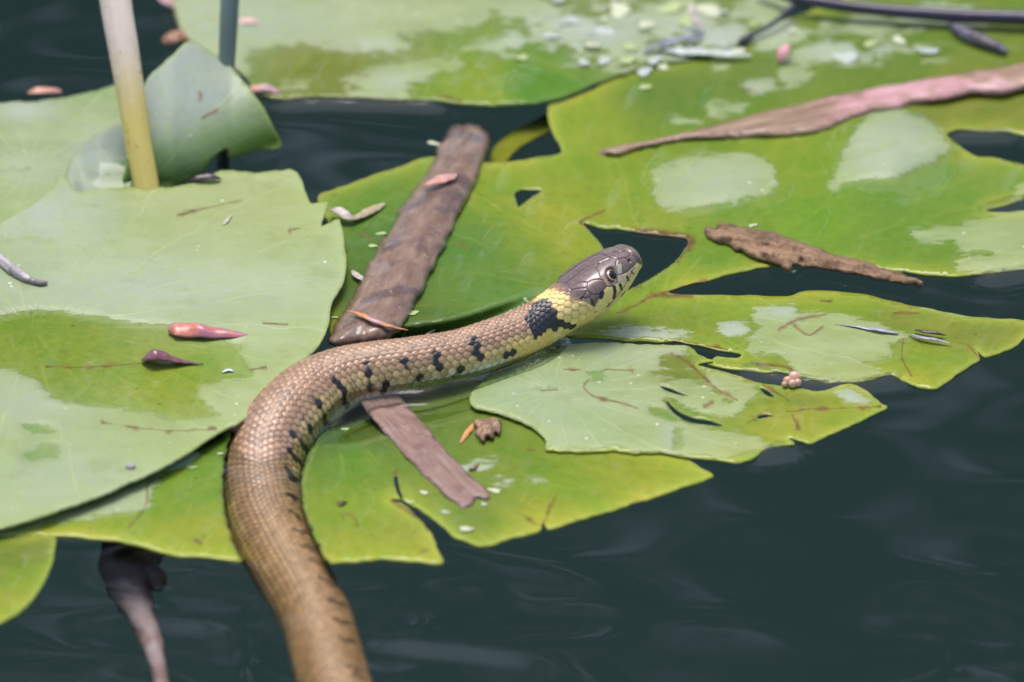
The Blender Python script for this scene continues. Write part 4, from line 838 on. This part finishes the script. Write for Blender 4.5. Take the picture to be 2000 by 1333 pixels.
def pink_stem():
    m, nt, P = newmat('pink_stem'); L = nt.links
    a = attr(nt, 'along').outputs['Vector']; sp = N(nt, 'ShaderNodeSeparateXYZ'); L.new(a, sp.inputs[0])
    mp = N(nt, 'ShaderNodeMapping'); mp.inputs['Scale'].default_value = (0.08, 1, 1); L.new(a, mp.inputs['Vector'])
    st = noise(nt, 500, 4, 0.65, mp.outputs[0]); bl = noise(nt, 90, 3, 0.6, coords(nt))
    c = mix(nt, remap(nt, st, 0.3, 0.7), (0.15, 0.075, 0.04), (0.40, 0.27, 0.17))
    pk = math_(nt, 'MULTIPLY', remap(nt, math_(nt, 'ADD', sp.outputs[0], math_(nt, 'MULTIPLY', math_(nt, 'SUBTRACT', bl, 0.5), 0.05)), 0.056, 0.082), remap(nt, bl, 0.38, 0.56))
    c = mix(nt, pk, c, mix(nt, remap(nt, st, 0.3, 0.7), (0.38, 0.16, 0.16), (0.64, 0.38, 0.40)))
    L.new(c, P.inputs['Base Color']); P.inputs['Roughness'].default_value = 0.42; P.inputs['Coat Weight'].default_value = 0.25
    L.new(bump(nt, st, 0.9, 0.001), P.inputs['Normal']); return m
lily_pad('long flattened pinkish brown stem lying slantwise over the broad pad', [(1168, 297), (1185, 288), (1240, 279), (1320, 263), (1400, 243), (1500, 216), (1560, 204), (1620, 188), (1740, 166), (1860, 146), (2000, 124), (2100, 108), (2100, 172), (2000, 176), (1960, 186), (1900, 184), (1840, 198), (1780, 204), (1750, 216), (1700, 222), (1650, 240), (1590, 262), (1500, 268), (1440, 272), (1360, 272), (1300, 280), (1250, 290), (1215, 302), (1190, 303)],
    flat(1.0, (1900, 140, 400, 60, 1.5), ripple=0.2, seed=5), [(1400, 250, BRN)], mat=pink_stem(), name='fallen_stem', cat='stem', group=None, rnd=(1.8, 24, 0.03), axis_px=[(1170, 298), (2000, 150)], thick=2.0, jag=0.7, grid=6, seed=104)
DARKS = organic('dark_stem', (0.018, 0.016, 0.035), (0.05, 0.045, 0.085), 0.35, 500, (0.1, 1, 1), wet=0.6, bmp=0.3, c3=(0.03, 0.025, 0.03))
pixel_tube('dark_stem', 'wet dark violet stem lying over the pads at the top', 'stem', [(1480, -30, 6, 8), (1540, -6, 5.5, 11), (1620, 8, 5, 13), (1720, 20, 4.5, 14), (1850, 30, 4, 15), (2000, 36, 4, 16), (2090, 38, 4, 16)], DARKS, 18, rough=0.04, seed=2)
pixel_tube('twig', 'thin curved dark twig hanging from the violet stem', 'twig', [(1552, 12, 4.5, 6), (1520, 38, 4, 5), (1490, 58, 3, 5), (1462, 72, 2.4, 6), (1450, 80, 2.2, 9), (1444, 84, 2.0, 4)], DARKS, 12, rough=0.06, seed=3, spacing=4)
pixel_tube('bud', 'dark withered bud below the violet stem, pale yellow at its tip', 'bud', [(1858, 46, 2.0, 5), (1870, 58, 2.2, 12), (1895, 72, 2.2, 15), (1925, 84, 2.2, 15), (1950, 94, 2.0, 12), (1966, 102, 1.8, 5)], organic('withered_bud', (0.05, 0.05, 0.08), (0.16, 0.15, 0.19), 0.4, 400, wet=0.4, c3=(0.08, 0.07, 0.08)), 16, rough=0.12, seed=4, spacing=4)
ROOTM = organic('sunken_root', (0.36, 0.26, 0.27), (0.48, 0.37, 0.38), 0.8, 180, bmp=0.5, bd=0.001, c3=(0.28, 0.17, 0.16))
ROOT = pixel_tube('root', 'pale mauve root sunk in the dark water at the lower left', 'root', [(275, 1030, -14, 44), (262, 1075, -15, 60), (245, 1115, -16, 50), (258, 1160, -17, 38), (280, 1210, -18, 26), (298, 1260, -19, 19), (312, 1320, -20, 14), (322, 1400, -21, 12)], ROOTM, 22, rough=0.10, seed=6, spacing=8)
KNOB = pixel_tube('knob', None, None, [(288, 1108, -15, 8), (298, 1122, -15, 20), (306, 1135, -15.5, 22), (312, 1150, -16, 8)], ROOTM, 16, rough=0.06, seed=8, spacing=4); KNOB.parent = ROOT

# ------------------------------------------------------------------ petals, chips and floating bits
def shell(name, label, cat, pts, mat, depth=0.35, group=None, seed=0, fold=0.0, n=14, spacing=4):
    """a petal, husk or leaflet: a cupped, pointed blade following pts = (px,py,height mm,half width px)"""
    Q = cr(pts, spacing=spacing); P = at(Q[:, 0], Q[:, 1], Q[:, 2] * 1e-3); w = np.maximum(Q[:, 3], 0.5) * S * (1 + 0.10 * vnoise(Q[:, :2], 12, seed + 3))
    T = np.gradient(P, axis=0); T /= np.linalg.norm(T, axis=1)[:, None]; Sd = np.cross(T, (0, 0, 1.0)); Sd /= np.linalg.norm(Sd, axis=1)[:, None]; U = np.cross(Sd, T)
    t = np.linspace(-1, 1, n); X = P[:, None, :] + (w[:, None] * t)[..., None] * Sd[:, None, :] + (w[:, None] * (depth * (1 - t ** 2) + fold * t))[..., None] * U[:, None, :]
    X += 0.16 * w[:, None, None] * vnoise(X.reshape(-1, 3), 0.002, seed).reshape(len(P), n)[..., None] * U[:, None, :]
    m = len(P); i = np.arange(m - 1)[:, None] * n; j = np.arange(n - 1)[None, :]
    F = np.stack([i + j, i + j + 1, i + n + j + 1, i + n + j], -1).reshape(-1, 4)
    s = np.concatenate([[0], np.cumsum(np.linalg.norm(np.diff(P, axis=0), axis=1))])
    al = np.stack([np.repeat(s, n), np.tile(t, m) * np.repeat(w, n), np.zeros(m * n)], 1)
    o = mesh_obj(name, X.reshape(-1, 3), F, mat, attrs={'along': al})
    md = o.modifiers.new('thickness', 'SOLIDIFY'); md.thickness = 0.00025; md.offset = -1
    if label: tag(o, label, cat, group)
    return o
REDP = organic('red_petal', (0.42, 0.10, 0.07), (0.60, 0.22, 0.15), 0.35, 600, (0.15, 1, 1), wet=0.5, bmp=0.3, c3=(0.36, 0.14, 0.20))
PURP = organic('purple_petal', (0.14, 0.05, 0.07), (0.24, 0.09, 0.12), 0.3, 600, (0.15, 1, 1), wet=0.6, bmp=0.3, c3=(0.10, 0.03, 0.02))
shell('petal', 'long red petal with pointed tip lying at the edge of the pool', 'petal', [(330, 650, 3.2, 6), (338, 646, 3.6, 18), (365, 645, 3.9, 22), (405, 648, 3.8, 20), (445, 652, 3.5, 14), (475, 655, 3.2, 6), (497, 657, 3.0, 1)], REDP, 0.42, seed=1, fold=-0.15)
shell('petal', 'short dark purple petal curled up in the pool of the left pad', 'petal', [(277, 706, 2.6, 4), (288, 700, 3.4, 17), (305, 696, 4.2, 22), (325, 700, 3.8, 18), (350, 706, 3.0, 11), (375, 709, 2.6, 4), (397, 710, 2.5, 1)], PURP, 0.5, seed=2, fold=0.2)
GREYT = organic('grey_twig', (0.30, 0.27, 0.28), (0.55, 0.50, 0.52), 0.55, 800, (0.1, 1, 1), bmp=0.6, c3=(0.20, 0.18, 0.17))
pixel_tube('twig', 'short pale grey twig resting on the left pad', 'twig', [(-40, 480, 5.0, 10), (0, 508, 5.0, 11), (25, 528, 4.9, 11), (50, 543, 4.8, 8), (78, 553, 4.7, 6), (92, 550, 4.9, 4)], GREYT, 14, rough=0.12, seed=3, spacing=5)
ORNG = organic('orange_husk', (0.55, 0.22, 0.06), (0.66, 0.34, 0.16), 0.4, 700, (0.2, 1, 1), wet=0.4, c3=(0.42, 0.26, 0.30))
shell('husk', 'thin orange sliver on the end of the soaked brown reed', 'husk', [(678, 607, 4.6, 1), (700, 613, 5.8, 5), (730, 626, 6.0, 7), (762, 638, 4.8, 6), (797, 645, 2.2, 1)], ORNG, 0.5, seed=4)
SALM = organic('salmon_flake', (0.50, 0.20, 0.12), (0.62, 0.34, 0.27), 0.45, 500, wet=0.3, c3=(0.45, 0.28, 0.30))
shell('flake', 'salmon pink flake stuck on the upper part of the soaked brown reed', 'flake', [(826, 364, 4.6, 4), (838, 358, 5.8, 13), (858, 352, 6.4, 16), (878, 345, 6.2, 13), (890, 340, 5.2, 4)], SALM, 0.3, seed=5)
shell('flake', 'small orange splinter beside the brown chip in front of the torn pad', 'flake', [(899, 866, 0.9, 1), (908, 852, 1.0, 5), (918, 838, 1.1, 6), (924, 828, 1.1, 2)], ORNG, 0.3, seed=6)
CHIPM = organic('wood_chip', (0.16, 0.085, 0.05), (0.46, 0.31, 0.20), 0.7, 900, (0.2, 1, 1), bmp=0.9, bd=0.0006, c3=(0.20, 0.11, 0.07))
lily_pad('square ribbed brown chip of wood on the wet yellow pad', [(924, 824), (934, 817), (950, 820), (958, 815), (974, 818), (981, 832), (977, 852), (968, 848), (962, 862), (950, 856), (944, 868), (934, 858), (928, 848), (930, 836)],
    flat(0.9, ripple=0.2, seed=8), [(950, 840, BRN)], mat=CHIPM, name='wood_chip', cat='chip', group=None, rnd=(2.2, 16, 0.45), axis_px=[(955, 815), (945, 865)], thick=1.4, jag=1.2, grid=4, seed=108)
pixel_tube('wood_chip', 'reddish lump of rotten wood between the left pad and the snake', 'chip', [(438, 834, 0.8, 6), (448, 832, 1.4, 15), (464, 832, 1.6, 17), (482, 834, 1.2, 12), (490, 836, 0.8, 5)], organic('rotten_wood', (0.24, 0.11, 0.07), (0.36, 0.2, 0.14), 0.8, 500, c3=(0.15, 0.07, 0.05)), 16, flat=0.7, rough=0.18, seed=8, spacing=4)
PINKM = organic('pink_spawn', (0.58, 0.34, 0.24), (0.70, 0.48, 0.36), 0.3, 400, wet=0.7, bmp=0.2, c3=(0.62, 0.34, 0.2))
root = bpy.data.objects.new('spawn_cluster', None); COL.objects.link(root); tag(root, 'little pink cluster of round egg beads in the crack of the torn pad', 'eggs')
for (bx, by, br) in ((1552, 738, 13), (1538, 744, 9), (1548, 750, 9), (1558, 748, 8), (1532, 751, 6)):
    pixel_q = [(bx - br, by, 2.0, 0.8), (bx - br * .7, by, 2.0, br * .72), (bx, by, 2.1, br), (bx + br * .7, by, 2.0, br * .72), (bx + br, by, 2.0, 0.8)]
    o = pixel_tube('bead', None, None, pixel_q, PINKM, 14, rough=0.03, spacing=3); o.parent = root
# brown and pink bits far behind
for k, (lab, pts, mat) in enumerate((
    ('orange brown flake floating in the dark water above the left pads', [(55, 182, 0.6, 5), (70, 178, 1.2, 12), (92, 178, 1.2, 13), (112, 178, 1.0, 11), (120, 182, 0.6, 4)], SALM),
    ('rusty curled leaf scrap tucked beside the rim of the large back pad', [(318, 84, 1.0, 8), (335, 74, 2.0, 22), (352, 70, 2.0, 20), (372, 80, 1.2, 5)], organic('rusty_scrap', (0.22, 0.10, 0.05), (0.34, 0.18, 0.10), 0.6, 300, wet=0.3)),
    ('rusty scrap above the beige reed top at the rim of the back pad', [(312, -20, 1.0, 8), (326, 0, 2.0, 16), (338, 14, 1.2, 6)], SALM),
    ('pink flake lying on the pale back pad beside the grey reed', [(462, 44, 1.8, 4), (474, 42, 2.4, 11), (494, 42, 2.4, 12), (508, 44, 1.8, 4)], organic('pink_flake', (0.62, 0.36, 0.32), (0.72, 0.48, 0.44), 0.5, 400)),
    ('reddish scrap at the near margin of the back pad', [(482, 178, 1.2, 4), (496, 172, 2.0, 14), (520, 172, 2.0, 15), (545, 182, 1.2, 5)], SALM),
    ('small pink petal standing on the broad pad below the floating drift', [(1520, 122, 1.2, 4), (1526, 108, 3.0, 12), (1534, 96, 4.0, 10), (1540, 86, 4.5, 3)], organic('rose_petal', (0.62, 0.26, 0.28), (0.72, 0.38, 0.40), 0.5, 400)))):
    shell('flake', lab, 'flake', pts, mat, 0.4, seed=20 + k)
WHT = organic('bleached_scrap', (0.36, 0.33, 0.27), (0.52, 0.48, 0.42), 0.5, 600, wet=0.2, bmp=0.3)
shell('leaf_scrap', 'folded tan and white leaf scrap touching the right rim of the left pad', 'leaf scrap', [(646, 410, 2.6, 3), (660, 410, 3.4, 12), (676, 420, 3.0, 14), (690, 426, 2.0, 10), (712, 418, 1.4, 13), (738, 404, 1.2, 10), (752, 398, 1.0, 2)], organic('tan_scrap', (0.32, 0.26, 0.10), (0.50, 0.44, 0.30), 0.5, 300, wet=0.3, c3=(0.60, 0.50, 0.50)), 0.4, seed=9)
shell('leaf_scrap', 'white flake between the left pad rim and the soaked reed', 'leaf scrap', [(688, 528, 1.4, 2), (694, 535, 1.8, 7), (704, 542, 1.8, 7), (712, 548, 1.3, 2)], WHT, 0.12, seed=10)
shell('leaf_scrap', 'dark lens shaped husk at the back rim of the left pad', 'husk', [(370, 352, 4.2, 2), (384, 348, 5.0, 8), (402, 346, 5.2, 10), (420, 347, 5.0, 8), (432, 350, 4.4, 2)], organic('dark_husk', (0.05, 0.03, 0.03), (0.12, 0.09, 0.11), 0.3, 300, wet=0.5), 0.6, seed=11)
pixel_tube('water_beetle', 'tiny rounded grey bead with thin feeler on the front of the left pad', 'bead', [(246, 912, 3.9, 1), (249, 912, 4.2, 5), (255, 912, 4.4, 7), (261, 912, 4.2, 5), (264, 912, 3.9, 1)], GREYT, 12, rough=0.05, spacing=2)
shell('leaf_scrap', 'tiny white crumb on the pale upper half of the left pad', 'leaf scrap', [(436, 440, 4.7, 1), (442, 432, 4.9, 4), (448, 424, 4.8, 3), (452, 419, 4.7, 1)], WHT, 0.12, seed=12)
shell('leaf_scrap', 'tiny bluish flake at the right end of the pool', 'leaf scrap', [(434, 728, 2.5, 1), (442, 723, 2.7, 5), (450, 723, 2.7, 4), (456, 726, 2.5, 1)], organic('blue_flake', (0.45, 0.50, 0.60), (0.62, 0.66, 0.74), 0.4, 500), 0.12, seed=13)
# dragonfly-like dark slivers on the broad pad
BLK = organic('black_husk', (0.02, 0.014, 0.014), (0.06, 0.04, 0.035), 0.35, 700, (0.2, 1, 1), wet=0.4)
SLV = organic('silver_husk', (0.16, 0.17, 0.22), (0.36, 0.37, 0.42), 0.35, 700, (0.2, 1, 1), wet=0.4, c3=(0.10, 0.10, 0.14))
shell('grass_sliver', 'long grey sliver lying over the pale patch of the broad pad', 'sliver', [(1632, 633, 1.6, 1), (1680, 639, 1.9, 4), (1720, 645, 2.0, 6), (1755, 651, 1.8, 2)], SLV, 0.3, seed=14)
shell('seed_husk', 'dark red brown pointed husk on the tip of the broad pad', 'husk', [(1786, 645, 1.6, 2), (1805, 648, 1.9, 5), (1830, 652, 1.9, 5), (1848, 655, 1.6, 1)], BLK, 0.5, seed=15)
shell('seed_husk', 'silvery grey husk with dark tip below the red brown one', 'husk', [(1774, 653, 1.5, 1), (1795, 658, 1.8, 5), (1825, 664, 1.8, 5), (1858, 671, 1.5, 1)], SLV, 0.5, seed=16)
shell('seed_husk', 'tiny black husk on the wet yellow pad beside the body', 'husk', [(661, 988, 0.8, 2), (668, 984, 1.1, 4), (677, 980, 0.8, 2)], BLK, 0.5, seed=17)
shell('seed_husk', 'small brown curled husk on the yellow pad beside the reed strip', 'husk', [(916, 918, 0.9, 2), (924, 913, 1.3, 6), (934, 908, 0.9, 2)], organic('brown_husk', (0.16, 0.08, 0.05), (0.28, 0.15, 0.10), 0.4, 500, wet=0.4), 0.5, seed=18)
shell('seed_husk', 'black sliver floating against the back of the snake', 'husk', [(828, 656, 1.0, 1), (840, 650, 1.3, 4), (850, 644, 1.0, 1)], BLK, 0.4, seed=19)
# drift of duckweed and bleached crumbs over the back pads
DUCK = [organic('duckweed_pale', (0.42, 0.47, 0.27), (0.62, 0.64, 0.48), 0.45, 300, wet=0.2, bmp=0.2), organic('duckweed_grey', (0.34, 0.40, 0.35), (0.50, 0.55, 0.50), 0.5, 300, wet=0.2, bmp=0.2), organic('duckweed_green', (0.30, 0.40, 0.14), (0.48, 0.56, 0.28), 0.45, 300, wet=0.3, bmp=0.2)]
r = np.random.default_rng(77)
proto = None
drift = [(1180, 60, 15), (1262, 48, 14), (1155, 88, 12), (1230, 92, 13), (1258, 140, 13), (1278, 118, 11), (1290, 126, 14), (1225, 118, 10), (1345, 40, 18), (1420, 95, 16), (1440, 100, 12), (1300, 84, 13), (1020, 112, 9), (1700, 85, 11), (1755, 78, 11), (1810, 98, 18), (1650, 112, 20), (1550, 60, 9), (1480, 35, 24), (1385, 20, 20), (1120, 40, 12), (1075, 70, 13), (1210, 20, 20), (1310, 15, 18), (1180, 118, 12), (1140, 122, 10), (1360, 100, 14), (1260, 170, 9)]
drift += [(r.uniform(1060, 1420), r.uniform(-5, 125), r.uniform(5, 11)) for _ in range(16)]
def frond(mat, seed):
    q = np.random.default_rng(seed); n = 20; a = np.arange(n) / n * 2 * math.pi; ph = q.uniform(0, 6.28, 3)
    k = 1 + 0.22 * np.sin(2 * a + ph[0]) + 0.16 * np.sin(3 * a + ph[1]) + 0.08 * np.sin(5 * a + ph[2])
    V = [(0, 0, 0.10)]
    for rr, z in ((0.55, 0.09), (0.9, 0.05), (1.0, 0.0)): V += [(rr * math.cos(t) * c, rr * 0.62 * math.sin(t) * c, z + 0.06 * math.sin(2 * t + ph[1]) * rr) for t, c in zip(a, k)]
    F = [[0, 1 + k, 1 + (k + 1) % n] for k in range(n)]
    for g in range(2): F += [[1 + g * n + k, 1 + n + g * n + k, 1 + n + g * n + (k + 1) % n, 1 + g * n + (k + 1) % n] for k in range(n)]
    F.append([1 + 2 * n + k for k in range(n)][::-1])
    me = bpy.data.meshes.new('duckweed_frond'); me.from_pydata(V, [], F); me.materials.append(mat)
    me.polygons.foreach_set('use_smooth', np.ones(len(me.polygons), bool)); return me
FR = [[frond(m, 5 * i + j) for j in range(4)] for i, m in enumerate(DUCK)]
def put_frond(px, py, rad, k, z, label, group, sx=1.0):
    o = bpy.data.objects.new('duckweed_frond', FR[k][int(r.integers(4))]); COL.objects.link(o); o.location = at(px, py, z * 1e-3)
    q = rad * S; o.scale = (q * 1.3 * sx, q * 2.0, q * 0.45); o.rotation_euler = (r.uniform(-.12, .12), r.uniform(-.12, .12), r.uniform(0, 6.28) if sx == 1 else r.uniform(-.5, .5)); tag(o, label, 'duckweed', group)
for k, (px, py, rad) in enumerate(drift):
    kk = int(r.choice([0, 1, 1, 2]))
    put_frond(px, py, rad, kk, (1.75 if px < 1440 and py < 140 - max(0, px - 1200) * 0.22 else 0.95) + 0.12 * (k % 3), ('cream', 'grey', 'green')[kk] + ' duckweed frond in the drift over the pads at the back', 'duckweed drift over the back pads')
shell('leaf_strip', 'grey curved strip of dead leaf in the duckweed drift', 'leaf scrap', [(1258, 104, 2.0, 3), (1275, 90, 3.4, 8), (1305, 80, 4.0, 10), (1340, 76, 3.6, 10), (1372, 70, 2.6, 5)], SLV, 0.5, seed=41)
shell('leaf_strip', 'pale bleached strip of dead leaf beside the dark twig', 'leaf scrap', [(1290, 98, 2.0, 4), (1330, 100, 2.6, 12), (1380, 102, 2.6, 12), (1430, 106, 2.4, 9), (1468, 108, 2.0, 3)], DUCK[1], 0.3, seed=42)
shell('leaf_strip', 'cream upright scrap of dead leaf rising from the drift', 'leaf scrap', [(1375, 62, 2.4, 5), (1360, 40, 5.0, 11), (1352, 22, 7.0, 9), (1350, 6, 8.5, 3)], organic('cream_scrap', (0.50, 0.44, 0.36), (0.66, 0.60, 0.52), 0.6, 400), 0.4, seed=43)
single = [
 (848, 280, 12, 0, 'pale seed floating in the dark gap left of the brown reed top'), (800, 612, 16, 2, 'light green scrap on the green pad just above the snake back'),
 (745, 456, 9, 2, 'light green crumb at the left edge of the soaked brown reed'), (728, 480, 8, 2, 'whitish green crumb below another at the brown reed edge'),
 (652, 620, 7, 2, 'round green duckweed under the right rim of the left pad'), (636, 604, 5, 2, 'tiny duckweed dot against the rim of the left pad'),
 (1545, 530, 10, 2, 'bright duckweed frond in the dark water below the bark strip'), (910, 1033, 14, 0, 'white elongated scrap near the torn front of the yellow pad'),
 (888, 968, 7, 0, 'pale crumb on the tip of the mauve reed strip'), (966, 958, 11, 0, 'pale lens shaped scrap beside the tip of the mauve reed strip'),
 (828, 962, 9, 0, 'pale scrap left of the mauve reed strip'), (800, 980, 8, 2, 'greenish crumb at the head of the tear in the yellow pad'),
 (1470, 440, 7, 0, 'white crumb behind the bark strip'), (375, 913, 8, 2, 'pale oval frond between the left pad and the tail'),
 (674, 838, 6, 2, 'green crumb in the shallow water inside the body bend'), (1620, 610, 6, 0, 'pale crumb on the back margin of the broad pad tip'),
 (430, 886, 5, 0, 'white dot on the yellow pad close to the tail'), (860, 880, 6, 0, 'white dot on the right edge of the mauve reed strip'),
 (945, 985, 7, 1, 'grey crumb right under the tip of the mauve reed strip'), (870, 1000, 8, 1, 'grey scrap left under the tip of the mauve reed strip'),
 (1396, 408, 7, 0, 'pale crumb under the flat pale blister of the broad pad')]
for (px, py, rad, k, lab) in single:
    put_frond(px, py, rad * 0.52, k, 0.85 if px not in (848, 1545) else 0.15, lab, 'single duckweed scraps', 1.6)
